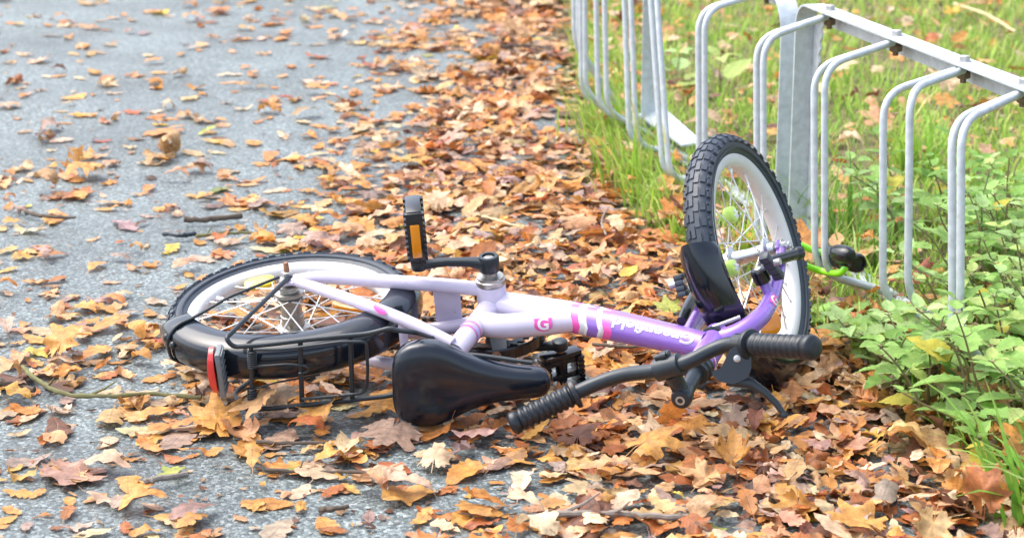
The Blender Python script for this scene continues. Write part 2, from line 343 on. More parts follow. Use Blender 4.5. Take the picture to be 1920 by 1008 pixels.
def wheel(name, c, ax, up, rear):
    """a wheel about centre c with axle ax; parts: tyre, rim, spokes, hub ..."""
    c = np.array(c); ax = ax / np.linalg.norm(ax); up = up - ax * (up @ ax); up /= np.linalg.norm(up); fw = np.cross(ax, up)
    def wp(r, t, l): return c + r * (math.cos(t) * up + math.sin(t) * fw) + l * ax
    wrng = random.Random(3 if rear else 4)
    # carcass
    NT, NS = 96, 15
    sec = []
    for k in range(NS):
        f = -2.35 + 4.7 * k / (NS - 1); sec.append((.1785 + .0185 * math.cos(f), .0205 * math.sin(f)))
    sec = [(.158, -.0125)] + sec + [(.158, .0125)]
    mb = MB().grid([[wp(r, 2 * math.pi * i / NT, l) for (r, l) in sec] for i in range(NT)], closed_u=True)
    # raised ring lines on the sidewalls
    for s in (-1, 1):
        for rr_, ll in ((.1715, .0209), (.182, .0207)):
            mb.lathe(c, ax, [(rr_ - .0012, s * (ll - .001)), (rr_, s * (ll + .0009)), (rr_ + .0012, s * (ll - .001))], 72, closed=True)
    tyre = mb
    # tread blocks
    def block(t0, t1, f0, f1, h, taper=.75):
        vs = []
        for hh, sc in ((-.0015, 1), (h, taper)):
            for (tt, ff) in ((t0, f0), (t1, f0), (t1, f1), (t0, f1)):
                tm, fm = (t0 + t1) / 2, (f0 + f1) / 2; t = tm + (tt - tm) * sc; f = fm + (ff - fm) * sc
                vs.append(wp(.1785 + (.0185 + hh) * math.cos(f), t, (.0205 + hh) * math.sin(f)))
        tyre.add(vs, [(4, 5, 6, 7), (0, 1, 5, 4), (1, 2, 6, 5), (2, 3, 7, 6), (3, 0, 4, 7)])
    NB = 40 if rear else 48; st = 2 * math.pi / NB
    for i in range(NB):
        t = i * st
        block(t + st * .06, t + st * .80, -.36, -.03, .0022, .94); block(t + st * .46, t + st * 1.2, .03, .36, .0022, .94)
        block(t + st * .1, t + st * .62, -.86, -.46, .0024, .9); block(t + st * .5, t + st * 1.02, .46, .86, .0024, .9)
        for s in (-1, 1):
            q = t + (0 if s < 0 else .4) * st
            block(q, q + st * .48, s * .98, s * 1.36, .0042, .75)
            block(q + st * .5, q + st * .8, s * 1.0, s * 1.2, .003, .7)
    root = empty(name); root.parent = bike
    tyre.build('tyre', M['rubber'], root, angle=30)
    rp = [(.1625, .0128), (.1635, .0145), (.1600, .0150), (.1500, .0138), (.1465, .0085), (.1450, 0), (.1465, -.0085), (.1500, -.0138), (.1600, -.0150), (.1635, -.0145), (.1625, -.0128), (.156, -.010), (.156, .010)]
    MB().lathe(c, ax, rp, 96, closed=True).build('rim', M['rim'], root, angle=50)
    sp = MB(); ns = 28; fl = (.026, .020) if rear else (.030, .017)
    for i in range(ns):
        s = 1 if i % 2 else -1; t = 2 * math.pi * (i + .5) / ns; d = (1 if (i // 2) % 2 else -1) * R_(58)
        p0 = wp(fl[1] + (.004 if rear else .002), t + d, s * fl[0]); p1 = wp(.1462, t, s * .003)
        sp.tube([p0, p1], .00115, 5)
        q = p1 + (p0 - p1) / np.linalg.norm(p0 - p1) * .011; sp.tube([p1, q], .0019, 6)
    sp.build('spokes', M['spoke'], root)
    h = MB()
    if rear:
        h.lathe(c, ax, [(.006, -.052), (.012, -.050), (.013, -.040), (.018, -.038), (.027, -.030), (.027, -.026), (.0185, -.024), (.0178, -.010), (.0188, -.009), (.0188, -.006), (.0172, -.005), (.0165, .012), (.0185, .014), (.0185, .018), (.0235, .021), (.024, .0245), (.019, .026), (.023, .029), (.023, .034), (.015, .036), (.014, .041), (.019, .0425), (.019, .046), (.009, .047), (.006, .052)], 28)
        h.build('hub', M['hubmetal'], root)
        a = MB().lathe(c, ax, [(.0045, -.074), (.0045, .082), (.003, .084)], 12)
        a.build('axle', M['rust'], root)
        MB().lathe(c, ax, [(.0115, .0570), (.0115, .0590), (.0087, .0591), (.0085, .068), (.006, .069)], 6).build('axle_nut', M['zinc'], root, angle=20)
        MB().lathe(c, ax, [(.0085, -.068), (.0085, -.0585)], 6).build('axle_nut', M['zinc'], root, angle=20)
        cog = MB(); pr = []
        for k in range(16):
            for q, r in ((0, .028), (.3, .033), (.5, .033), (.8, .028)): pr.append(wp(r, 2 * math.pi * (k + q) / 16, -.047))
        cog.plate(pr, ax, .0025).build('sprocket', M['chain'], root, smooth=False)
    else:
        h.lathe(c, ax, [(.006, -.046), (.012, -.045), (.0135, -.036), (.021, -.033), (.021, -.029), (.0125, -.026), (.0105, 0), (.0125, .026), (.021, .029), (.021, .033), (.0135, .036), (.012, .045), (.006, .046)], 24)
        h.build('hub', M['chrome'], root)
        MB().lathe(c, ax, [(.0045, -.072), (.0045, .072)], 12).build('axle', M['zinc'], root)
        n_ = MB().lathe(c, ax, [(.0125, -.0575), (.0125, -.0595), (.0085, -.0597), (.0085, -.066), (.0065, -.0675), (.0065, -.071), (.003, -.073)], 12)
        n_.build('axle_nut', M['chrome'], root, angle=25)
        MB().lathe(c, ax, [(.0085, .066), (.0085, .058)], 6).build('axle_nut', M['chrome'], root, angle=25)
    return root, wp
RC = A3(0, 0, 0)
RAX = A3(0, 1, -.035); RAX /= np.linalg.norm(RAX)
rw, rwp = wheel('rear_wheel', RC, RAX, EZ, True)
fw_, fwp = wheel('front_wheel', fhub, fL, aS, False)
def on_wheel(x, y, c, ax, off=0.0):
    n = BR @ (ax / np.linalg.norm(ax)); return (hit(x, y, BO + BR @ (c + ax * off), n) - BO) @ BR
# valve and yellow reflector of the rear wheel
p = rwp(.146, R_(-118), 0); d = -p / np.linalg.norm(p)
v = MB().tube([p, p + d * .012, p + d * .013, p + d * .026], [.0045, .004, .0032, .0032], 10).build('valve', M['white_decal'], rw)
MB().tube([p + d * .024, p + d * .036, p + d * .038], [.0052, .0048, .003], 10).build('valve_cap', M['black_plastic'], rw)
def lens(c, n, u, a, b, th, mname, par, name):
    n = n / np.linalg.norm(n); u = u - n * (u @ n); u /= np.linalg.norm(u); v_ = np.cross(n, u); R = []
    for hgt, s in ((-th, .9), (-th * .7, 1), (th * .7, 1), (th, .9), (th * 1.02, .4)):
        R.append([c + n * hgt + s * (a * np.sign(math.cos(t)) * abs(math.cos(t)) ** .75 * u + b * np.sign(math.sin(t)) * abs(math.sin(t)) ** .75 * v_) for t in np.linspace(0, 2 * math.pi, 28, endpoint=False)])
    m_ = MB().grid(R, closed_v=True); m_.f.append(tuple(range(28))); m_.mi.append(0); m_.f.append(tuple(4 * 28 + k for k in range(28))); m_.mi.append(0)
    return m_.build(name, M[mname], par, angle=50)
pc = on_wheel(487, 530, RC, EY, .004); lens(pc, EY + A3(0, 0, .3), A3(1, 0, -.25), .025, .013, .004, 'yellow', rw, 'spoke_reflector')
pc = on_wheel(655, 573, RC, EY, -.004); lens(pc, EY, A3(1, 0, .6), .030, .013, .004, 'amber', rw, 'spoke_reflector')
cdw = -(ray(1440, 605)) @ BR
pc = on_wheel(1436, 606, fhub, fL, -.012); lens(pc, cdw - fL * .5, pc - fhub, .020, .024, .006, 'amber', fw_, 'spoke_reflector')
for (x, y) in ((1370, 403), (1371, 503)):
    pc = on_wheel(x, y, fhub, fL, -.014)
    m_ = MB().lathe(pc, fL, [(.008, -.009), (.0125, -.007), (.0135, -.002), (.0135, .003), (.0125, .008), (.008, .009)], 20)
    b_ = m_.build('spoke_bead', M['glow'], fw_)
    s_ = MB()
    for k in range(6):
        t = k * math.pi / 3; u_ = math.cos(t) * aS + math.sin(t) * fF
        s_.box(pc - fL * .0094 + u_ * .005, u_ * .004, np.cross(fL, u_) * .0013, fL * .0006)
    s_.lathe(pc - fL * .0094, fL, [(.002, -.0008), (.002, .0008)], 10).build('star', M['white_decal'], b_)

# frame ---------------------------------------------------------------------------------------
TUBE = []
def frame():
    mb = MB()
    # main tube with decal coordinates; it swells where the second tube joins
    path = [BB + A3(.004, 0, .0), A3(.40, 0, .060), A3(.466, 0, .099), A3(.545, 0, .148), A3(.638, 0, .208)]
    rad = [.0235, .0235, .026, .0245, .0215]
    P, Rr = spline(path, rad, 16); n = 28; TUBE.extend([np.array(P), np.array(Rr)]); vs = []; uvs = []; T0 = None; s0 = 0
    side = EY; vsum = []
    for i in range(len(P)):
        t = P[min(i + 1, len(P) - 1)] - P[max(i - 1, 0)]; t /= np.linalg.norm(t); up = np.cross(t, side) * -1
        up = up if up[2] > 0 else -up
        for k in range(n):
            q = 2 * math.pi * k / n
            vs.append(P[i] + Rr[i] * (math.cos(q) * side * .92 + math.sin(q) * up * 1.05))
            # decal coordinate: x position of the point, plus the angle from the tube's upper left flank
            dq = math.atan2(math.sin(q - 1.5), math.cos(q - 1.5)); uvs.append((P[i][0], dq if abs(dq) < 1.6 else 1.6))
    m = len(P); fs = [(i * n + k, i * n + (k + 1) % n, (i + 1) * n + (k + 1) % n, (i + 1) * n + k) for i in range(m - 1) for k in range(n)]
    mb.add(vs, fs, uvs)
    # second tube from the seat tube
    mb.tube([A3(.300, 0, .085), A3(.335, 0, .101), A3(.392, 0, .101), A3(.435, 0, .100), A3(.462, 0, .106)], [.0195, .0195, .0195, .0175, .012], 22, smooth=8)
    for k in range(len(vs), len(mb.v)): mb.uv[k] = (mb.v[k][0], .0)
    # bottom bracket shell, seat tube
    mb.lathe(BB, EY, [(.0225, -.036), (.0235, -.034), (.0235, .034), (.0225, .036)], 28)
    mb.tube([BB, A3(.300, 0, .078), A3(.2555, 0, .195)], [.018, .0175, .0170], 22)
    for s in (-1, 1):
        mb.tube([A3(.012, s * .055, .000), A3(.06, s * .0545, -.001), A3(.16, s * .046, .012), A3(.24, s * .038, .020), A3(.318, s * .026, .024)], [.0085, .0105, .0115, .0115, .0115], 16, smooth=7)
        mb.tube([A3(.010, s * .055, .006), A3(.05, s * .054, .036), A3(.14, s * .047, .103), A3(.20, s * .036, .142), A3(.262, s * .016, .178)], [.0075, .0095, .0100, .0100, .0095], 16, smooth=7)
        # dropout
        mb.plate([A3(-.012, s * .055, .010), A3(.0, s * .055, .017), A3(.02, s * .055, .016), A3(.032, s * .055, .006), A3(.030, s * .055, -.008), A3(.004, s * .055, -.013), A3(-.012, s * .055, -.008)], EY, .0045)
    # bridges
    mb.plate([A3(.228, .030, .010), A3(.270, .026, .012), A3(.270, -.026, .012), A3(.228, -.030, .010)], A3(.1, 0, 1), .003)
    mb.tube([A3(.185, .038, .133), A3(.185, -.038, .133)], .007, 12)
    # head tube
    mb.tube([crown + aS * .006, crown + aS * .012, crown + aS * .085, crown + aS * .090], [.0195, .0205, .0205, .0195], 26, u0=.6)
    return mb.build('frame', M['frame'], bike, angle=45)
fr = frame()
# writing and badges on the frame
PU_FONT = None
def text_mesh(s, size, off=0.0):
    cu = bpy.data.curves.new('lettering', 'FONT'); cu.body = s; cu.size = size; cu.align_x = 'CENTER'; cu.align_y = 'CENTER'; cu.offset = off; cu.resolution_u = 5
    o = bpy.data.objects.new('lettering', cu); COL.objects.link(o); dg = bpy.context.evaluated_depsgraph_get()
    me = bpy.data.meshes.new_from_object(o.evaluated_get(dg)); bpy.data.objects.remove(o); bpy.data.curves.remove(cu)
    bm = bmesh.new(); bm.from_mesh(me); bmesh.ops.triangulate(bm, faces=bm.faces[:])
    for _ in range(2):
        es = [e for e in bm.edges if e.calc_length() > size * .16]
        if es: bmesh.ops.subdivide_edges(bm, edges=es, cuts=1); bmesh.ops.triangulate(bm, faces=bm.faces[:])
    vs = [v.co.copy() for v in bm.verts]; bm.verts.index_update(); fs = [tuple(v.index for v in f.verts) for f in bm.faces]; bm.free(); bpy.data.meshes.remove(me)
    return vs, fs
def wrap(vs, c, t, nrm, rad, lift, flip=1, stretch=1.0):
    """lay flat shapes (u, v) on a cylinder of axis t through c; v = 0 sits at direction nrm; flip turns reading direction"""
    t = t / np.linalg.norm(t); nrm = nrm - t * (nrm @ t); nrm /= np.linalg.norm(nrm); b = np.cross(t, nrm) ; out = []
    for q in vs:
        u, v_ = q[0] * stretch * flip, q[1] * flip; f = v_ / rad
        out.append(c + t * u + (rad + lift) * (math.cos(f) * nrm + math.sin(f) * b))
    return out
def lay(vs, lift):
    """letters (u, v) onto the main tube: u runs from the head tube backwards, letter tops point to the bicycle's top"""
    P, Rr = TUBE; out = []
    for q in vs:
        bx = .572 - q[0] * 1.10; k = float(np.interp(bx, P[:, 0], np.arange(len(P)))); a = int(k); f = k - a; a2 = min(a + 1, len(P) - 1)
        c = P[a] * (1 - f) + P[a2] * f; rad = Rr[a] * (1 - f) + Rr[a2] * f; t = P[a2] - P[max(a - 1, 0)]; t /= np.linalg.norm(t); up = np.cross(t, EY); up = up if up[2] > 0 else -up
        an = R_(40) + q[1] / rad; out.append(c + (rad + lift) * (math.cos(an) * EY * .92 + math.sin(an) * up * 1.05))
    return out
vs, fs = text_mesh('Greenfield', .0250, .0006)
MB().add(lay(vs, .0007), fs).build('lettering', M['white_decal'], fr, smooth=False)
vs, fs = text_mesh('Greenfield', .0250, -.0002)
MB().add(lay(vs, .0011), fs).build('lettering_fill', M['lilac_decal'], fr, smooth=False)
def badge(c, axis, nrm, rad, size, par, up):
    """pink eared badge with a white G, wrapped on a tube; up = direction of the letter's top, axis = its reading direction"""
    t = axis / np.linalg.norm(axis); nrm = nrm - t * (nrm @ t); nrm /= np.linalg.norm(nrm); b = np.cross(t, nrm)
    sgn = 1 if b @ up > 0 else -1
    def put(q, lift): 
        f = sgn * q[1] / rad; return c - t * (q[0] * sgn) + (rad + lift) * (math.cos(f) * nrm + math.sin(f) * b)
    ol = []
    for k in range(40):
        a = 2 * math.pi * k / 40; r = 1.0
        for ea in (R_(42), R_(138)):
            da = abs(math.atan2(math.sin(a - ea), math.cos(a - ea))); r += .38 * max(0, 1 - da / .30)
        ol.append((r * math.cos(a) * size * 1.12, r * math.sin(a) * size * .86))
    V = [put((x * s, y * s), .0006) for s in (0.02, .34, .67, 1) for x, y in ol]; n = 40
    F = [(i * n + k, i * n + (k + 1) % n, (i + 1) * n + (k + 1) % n, (i + 1) * n + k) for i in range(3) for k in range(n)]
    o = MB().add(V, F).build('badge', M['pink'], par, smooth=False)
    vs, fs = text_mesh('G', size * 2.0, size * .06)
    MB().add([put(q, .0010) for q in vs], fs).build('letter', M['white_decal'], o, smooth=False)
badge(A3(.399, 0, .101), A3(1, 0, .01), A3(0, .36, .9), .0196, .0125, fr, A3(0, 1, -.4))
# decals: rings on the seat tube, strokes on the seat stay
sa = A3(.262, 0, .178) - A3(.300, 0, .078); sa /= np.linalg.norm(sa)
def ringband(c, ax, r, a, b, mname, par, skew=0.0, name='decal'):
    ax = ax / np.linalg.norm(ax); U = np.cross(ax, EY); U /= np.linalg.norm(U); V = np.cross(ax, U); R = []
    for h in np.linspace(a, b, 3): R.append([c + ax * (h + skew * math.sin(q)) + r * (math.cos(q) * U + math.sin(q) * V) for q in np.linspace(0, 2 * math.pi, 28, endpoint=False)])
    return MB().grid(R, closed_v=True).build(name, M[mname], par)
sc0 = A3(.300, 0, .078)
ringband(sc0, sa, .0181, .038, .040, 'pink', fr, .003); ringband(sc0, sa, .0180, .043, .052, 'lilac_decal', fr, .004); ringband(sc0, sa, .0181, .054, .056, 'pink', fr, .004)
for u_, l_, mn in ((.108, .042, 'lilac_decal'), (.146, .026, 'pink')):
    a_ = A3(u_, .0478, u_ * .745 - .001); d_ = A3(.80, -.08, .60); nrm = A3(-.25, .55, .8)
    w_ = np.cross(d_, nrm); w_ /= np.linalg.norm(w_); nrm = np.cross(w_, d_); nrm /= np.linalg.norm(nrm)
    G = []
    for i in range(6):
        t = i / 5; G.append([a_ + d_ * l_ * t + .0104 * (nrm * math.cos(q) + w_ * math.sin(q)) for q in np.linspace(-.7 + t * .5, -.1 + t * .5 + .4 * math.sin(math.pi * t), 4)])
    MB().grid(G).build('decal', M[mn], fr)

# cranks, pedals, chainring -------------------------------------------------------------------------
def crank(s, tip, par=bike):
    c0 = BB + EY * s * .070; d = tip - c0; L_ = np.linalg.norm(d); d /= L_; w_ = np.cross(d, EY); mb = MB()
    secs = [(0, .0125, .009), (.16, .0115, .0085), (.3, .0085, .0065), (.6, .0078, .006), (.82, .0085, .006), (1.0, .0115, .0068)]
    G = []
    for t, a, b in secs:
        o = c0 + d * L_ * t + EY * s * (.012 * min(1, t / .45))
        G.append([o + w_ * a * np.sign(math.cos(q)) * abs(math.cos(q)) ** .6 + EY * b * np.sign(math.sin(q)) * abs(math.sin(q)) ** .6 for q in np.linspace(0, 2 * math.pi, 16, endpoint=False)])
    mb.grid(G, closed_v=True)
    mb.lathe(c0 + EY * s * .002, EY * s, [(.0150, -.013), (.0165, -.010), (.0165, .010), (.0150, .013), (.010, .0132), (.0095, .009), (.0035, .009)], 24)
    e = c0 + d * L_ + EY * s * .012
    mb.lathe(e, EY * s, [(.0110, -.0075), (.0125, -.006), (.0125, .006), (.0110, .0075)], 20)
    o = mb.build('crank', M['steel_black'], par, angle=50)
    if s > 0: MB().lathe(c0, EY, [(.0085, .0095), (.0085, .0125), (.006, .013)], 6).build('bolt', M['hubmetal'], o, angle=20)
    return e
def pedal(e, s, nrm, L_=.088, wd=.060, refl=(1, -1)):
    """nrm: direction the pedal's platform faces"""
    ax = EY * s; nrm = nrm - ax * (nrm @ ax); nrm /= np.linalg.norm(nrm); w_ = np.cross(ax, nrm); root = empty('pedal'); root.parent = bike
    mb = MB()
    z0 = e + ax * .014
    mb.tube([z0, z0 + ax * .018, z0 + ax * .05, z0 + ax * (L_ - .004)], [.0095, .0105, .0085, .0105], 16)
    for q in (-1, 1):
        c = z0 + ax * (L_ / 2 + .004) + w_ * q * wd / 2
        mb.box(c, ax * L_ * .46, w_ * .0062, nrm * .0132, bev=.003)
        for k in range(9):
            for r in (-1, 1):
                mb.box(c + ax * L_ * (k - 4) * .105 + nrm * r * .0135, ax * .0022, w_ * .0055, nrm * .0022)
        for k in (.18, .5, .84): mb.box(z0 + ax * L_ * k + w_ * q * wd * .26, ax * .0045, w_ * wd * .23, nrm * .009, bev=.002)
    mb.box(z0 + ax * .004, ax * .005, w_ * (wd / 2 + .004), nrm * .012, bev=.003)
    mb.box(z0 + ax * (L_ - .002), ax * .005, w_ * (wd / 2 + .004), nrm * .012, bev=.003)
    body = mb.build('pedal_body', M['black_plastic'], root)
    MB().tube([e - ax * .004, z0 + ax * .002], .0062, 12).build('spindle', M['rust'], root)
    for q in refl:
        c = z0 + ax * (L_ * .48) + w_ * q * (wd / 2 + .0066)
        MB().box(c, ax * L_ * .31, w_ * .0022, nrm * .0072, bev=.0012).build('reflector', M['amber'], root)
    return root
eL = crank(1, A3(.2115, .070, .034)); pedal(eL, 1, A3(1, 0, -.06), wd=.058)
eR = crank(-1, A3(.4215, -.062, .034)); pedal(eR, -1, A3(.42, 0, .91), L_=.080, wd=.058, refl=(1, -1))
# bottom bracket cups
MB().lathe(BB, EY, [(.019, .036), (.0225, .037), (.0235, .040), (.0235, .045), (.021, .0465), (.021, .050), (.012, .051), (.011, .060)], 28).build('bearing_cup', M['hubmetal'], bike)
ring = MB(); pr = []; RCG = BB - EY * .047; NTH = 28
for k in range(NTH):
    for q, r in ((0, .0565), (.28, .0625), (.5, .0625), (.78, .0565)):
        a = 2 * math.pi * (k + q) / NTH; pr.append(RCG + r * A3(math.cos(a), 0, math.sin(a)))
# ring with five windows: outer toothed annulus, spider
n_ = len(pr); inner = [RCG + .046 * A3(math.cos(2 * math.pi * k / n_), 0, math.sin(2 * math.pi * k / n_)) for k in range(n_)]
for off, fl in ((.0016, 0), (-.0016, 1)):
    vs = [q + EY * off for q in pr] + [q + EY * off for q in inner]
    ring.add(vs, [(k, (k + 1) % n_, n_ + (k + 1) % n_, n_ + k) for k in range(n_)])
ring.add([q + EY * .0016 for q in pr] + [q - EY * .0016 for q in pr], [(k, (k + 1) % n_, n_ + (k + 1) % n_, n_ + k) for k in range(n_)])
ring.lathe(RCG, EY, [(.046, .0016), (.046, -.0016)], 60, closed=False)
ring.f = ring.f[:-2]; ring.mi = ring.mi[:-2]
for k in range(5):
    a = 2 * math.pi * k / 5 + .3; d = A3(math.cos(a), 0, math.sin(a)); ring.box(RCG + d * .033, d * .0155, np.cross(d, EY) * .0085, EY * .0018)
ring.lathe(RCG, EY, [(.0215, -.0022), (.0215, .0022)], 30)
ring.build('chainring', M['steel_black'], bike, angle=30)
# chain guard: a deep curved band over the chainring with a flat face behind it
G = []; arc = np.linspace(R_(-14), R_(196), 46)
for a in arc:
    d = A3(math.cos(a), 0, math.sin(a)); c = RCG - EY * .006
    G.append([c + d * .0605 + EY * -.008, c + d * .076 - EY * .009, c + d * .0815 - EY * .005, c + d * .0825 + EY * .012, c + d * .0805 + EY * .0145, c + d * .0800 + EY * .010, c + d * .079 - EY * .003, c + d * .074 - EY * .006, c + d * .0605 - EY * .0055])
cg = MB().grid(G, closed_v=True).build('chain_guard', M['black_plastic'], bike)
pq = RCG - EY * .000 + A3(math.cos(R_(88)), 0, math.sin(R_(88))) * .0835
MB().lathe(pq, A3(math.cos(R_(88)), 0, math.sin(R_(88))), [(.0075, -.003), (.0075, .0015), (.005, .004), (.0045, .007)], 16).build('bolt', M['rust'], cg)
MB().plate([A3(.312, -.034, .055), A3(.338, -.034, .05), A3(.340, -.046, .098), A3(.318, -.046, .100)], A3(0, .9, .3), .003).build('bracket', M['bracket'], cg)
# chain: two runs from the chainring to the sprocket
for s in (-1, 1):
    ch = MB()
    p0 = RCG + A3(0, 0, s * .059); p1 = A3(0, -.047, s * .030); Ld = np.linalg.norm(p1 - p0); nl = int(Ld / .0127); d = (p1 - p0) / Ld; u_ = np.cross(d, EY)
    for k in range(nl):
        c = p0 + d * (.0127 * (k + .5))
        for o_ in (-1, 1): ch.box(c + EY * o_ * (.0032 if k % 2 else .0022), d * .0075, u_ * .0036, EY * .0007)
        ch.lathe(c + d * .0063, EY, [(.0036, -.004), (.0036, .004)], 8)
    ch.build('chain_run', M['chain'], bike)

# mudguards -------------------------------------------------------------------------------------
def mudguard(name, c, ax, up, a0, a1, rad, wd, depth, par, mt, yoff=0.0, pw=1.9, n=40, tipround=True, flare=0.0, tr=(.62, .035)):
    c = np.array(c); ax = ax / np.linalg.norm(ax); up = up - ax * (up @ ax); up /= np.linalg.norm(up); fw = np.cross(ax, up); G = []; K = 13
    for i in range(n + 1):
        a = a0 + (a1 - a0) * i / n; e = 1.0
        if tipround:
            k = min(i, n - i) * abs(a1 - a0) * rad / n; e = min(1, tr[0] + (1 - tr[0]) * math.sqrt(max(0, 1 - max(0, 1 - k / tr[1]) ** 2)))
        d = math.cos(a) * up + math.sin(a) * fw; o_ = []; i_ = []
        for j in range(K):
            f = -1 + 2 * j / (K - 1); q = f * 1.25
            l = wd * math.sin(q) / math.sin(1.25) * (1 if abs(f) < .98 else 1.0); h = rad + flare * max(0, 1 - i / (n * .30)) - depth * ((1 - math.cos(q)) / (1 - math.cos(1.25))) ** pw
            o_.append(c + d * h + ax * (l * e + yoff))
            i_.append(c + d * (h - .0026) + ax * (l * (e * .955) + yoff))
        G.append(o_ + i_[::-1])
    mb = MB().grid(G, closed_v=True); b = len(G[0])
    mb.f.append(tuple(range(b))); mb.mi.append(0); mb.f.append(tuple(len(mb.v) - b + k for k in range(b))[::-1]); mb.mi.append(0)
    return mb.build(name, mt, par, angle=50)
mgr = mudguard('rear_mudguard', RC, RAX, EZ, R_(-73), R_(92), .2095, .0335, .044, bike, M['mudguard'], yoff=.005)
mgf = mudguard('front_mudguard', fhub, fL, aS, R_(30), R_(-95), .2150, .034, .036, bike, M['mudguard'], flare=.018, tr=(.80, .022), pw=.95)

# fork --------------------------------------------------------------------------------------------
def FK(f, l, a): return crown + fF * f + fL * l + aS * a
fk = MB()
for s in (-1, 1):
    fk.tube([FK(0, 0, .004), FK(0, s * .030, .004), FK(.0, s * .052, -.018), FK(-.003, s * .061, -.060), FK(-.002, s * .0615, -.110), FK(.006, s * .0605, -.160), FK(.016, s * .0585, -.205), FK(.0245, s * .0565, -.232)], [.0165, .0160, .0150, .0140, .0130, .0115, .0095, .0075], 20, smooth=7)
    fk.plate([FK(.012, s * .0555, -.226), FK(.034, s * .0555, -.224), FK(.040, s * .0555, -.240), FK(.034, s * .0555, -.252), FK(.018, s * .0555, -.252), FK(.014, s * .0555, -.24)], fL, .004)
    fk.tube([FK(.004, s * .060, -.112), FK(.031, s * .056, -.118)], [.009, .0075], 14)
fk.tube([FK(0, 0, -.014), FK(0, 0, .006)], [.0195, .0195], 24)
fork = fk.build('fork', M['purple'], bike, angle=60)
badge(FK(-.001, -.0613, -.088), FK(0, -.0615, -.11) - FK(-.003, -.061, -.06), -fL * .55 + A3(0, .2, .85), .0137, .0105, fork, A3(0, 1, 0))
MB().tube([FK(0, 0, .004), FK(0, 0, .0055), FK(0, 0, .0095), FK(0, 0, .011)], [.0205, .0235, .0235, .0205], 28).build('bearing_race', M['steel_black'], bike)
hsx = MB().tube([crown + aS * q for q in (.088, .089, .094, .095, .0955, .103, .104, .1045, .112, .113)], [.019, .022, .022, .0195, .0215, .0215, .0195, .0190, .0185, .014], 28)
hsx.build('headset', M['steel_black'], bike, angle=35)
ringband(crown, aS, .0212, .075, .078, 'white_decal', fr, .002); ringband(crown, aS, .0212, .080, .082, 'pink', fr, .002)
# metal stay that fixes the mudguard at the crown
MB().tube([FK(.020, -.004, .002), FK(.020, -.030, -.006), FK(.019, -.044, -.014)], .0032, 10).build('clip', M['zinc'], mgf)
# rim brake: two arms with pads
br = empty('front_brake'); br.parent = bike
for s in (-1, 1):
    root = empty('brake_arm_set') if False else None
    piv = FK(.033, s * .056, -.118); ar = MB()
    ar.lathe(FK(.024, s * .056, -.118), fF, [(.0125, 0), (.0135, .003), (.0135, .020), (.011, .023)], 20)
    if s < 0:
        e1 = on_wheel(1440, 492, fhub, fL, -.060); e2 = on_wheel(1493, 476, fhub, fL, -.080)
        ar.tube([piv, (piv + e1) / 2 + fF * .004, e1, e2], [.0105, .0105, .0095, .0085], 14, smooth=5)
        ar.lathe(e2, e2 - e1, [(.0085, -.004), (.011, 0), (.0105, .010), (.004, .012)], 14)
    else:
        e1 = FK(.036, .050, -.060); e2 = FK(.036, .046, -.010)
        ar.tube([piv, e1, e2], [.0105, .0095, .0075], 14, smooth=5)
    arm = ar.build('brake_arm', M['black_plastic'], br)
    MB().lathe(piv + fF * .012, fF, [(.0065, -.002), (.0065, .003), (.004, .005)], 12).build('bolt', M['zinc'], arm)
    if s < 0:
        pa, pb_ = on_wheel(1430, 478, fhub, fL, -.082), on_wheel(1462, 520, fhub, fL, -.082)
    else:
        pa, pb_ = on_wheel(1272, 514, fhub, fL, .046), on_wheel(1282, 556, fhub, fL, .046)
    d = pb_ - pa; L2_ = np.linalg.norm(d); d /= L2_; sd = np.cross(d, fL * s); pd = MB()
    for k in range(4): pd.box(pa + d * L2_ * (k + .5) / 4, d * L2_ * .108, sd * .0068, fL * .0075, bev=.0015)
    pd.box((pa + pb_) / 2 - fL * s * -.002, d * L2_ * .49, sd * .005, fL * .006, bev=.001)
    pad = pd.build('brake_pad', M['rubber'], arm)
    MB().lathe(pa + d * L2_ * .4 - fL * .0, fL * s, [(.0055, -.008), (.0055, .018)], 12).build('stud', M['zinc'], arm)
# stem and handlebar -----------------------------------------------------------------------------------
st = MB().tube([crown + aS * .105, crown + aS * .183], [.0115, .0118], 22)
st.tube([stemtop - aS * .022, stemtop - aS * .006, stemtop + aS * .004, stemtop + aS * .009, stemtop + aS * .0105], [.0122, .0150, .0155, .0135, .009], 24)
st.tube([stemtop - aS * .004, stemtop * .55 + clamp * .45 - aS * .004, clamp - bF * .010], [.0125, .0120, .0130], 20, smooth=4)
st.tube([clamp - bL * .0195, clamp - bL * .0185, clamp + bL * .0185, clamp + bL * .0195], [.0155, .0168, .0168, .0155], 26)
st.box(clamp + bF * .016 + aS * -.004, bF * .007, bL * .008, aS * .006, bev=.002)
stm = st.build('stem', M['bar'], bike, angle=40)
MB().lathe(clamp + bF * .0185 + bL * .004, bL, [(.006, -.009), (.006, -.002), (.0045, .004), (.0045, .009)], 14).build('clamp_bolt', M['steel_black'], stm)
MB().lathe(stemtop + aS * .0098, aS, [(.0070, -.004), (.0070, .0012), (.0042, .0013), (.0042, -.003)], 16).build('socket_bolt', M['zinc'], stm)
hb = MB()
eu = A3(-.019, -.001, .052); eu /= np.linalg.norm(eu)
def BP(l, e_): return clamp + bL * l + eu * e_
barpts = [BP(.236, .056), BP(.157, .010), BP(.128, -.004), BP(.100, -.012), BP(.070, -.012), BP(.040, -.004), BP(.018, .0005), BP(-.018, .0005), BP(-.038, -.006), BP(-.062, -.021), BP(-.086, -.026), BP(-.112, -.014), BP(-.150, .006), BP(-.232, .053)]
hb.tube(barpts, .0108, 20, smooth=6)
hbar = hb.build('handlebar', M['bar'], bike)
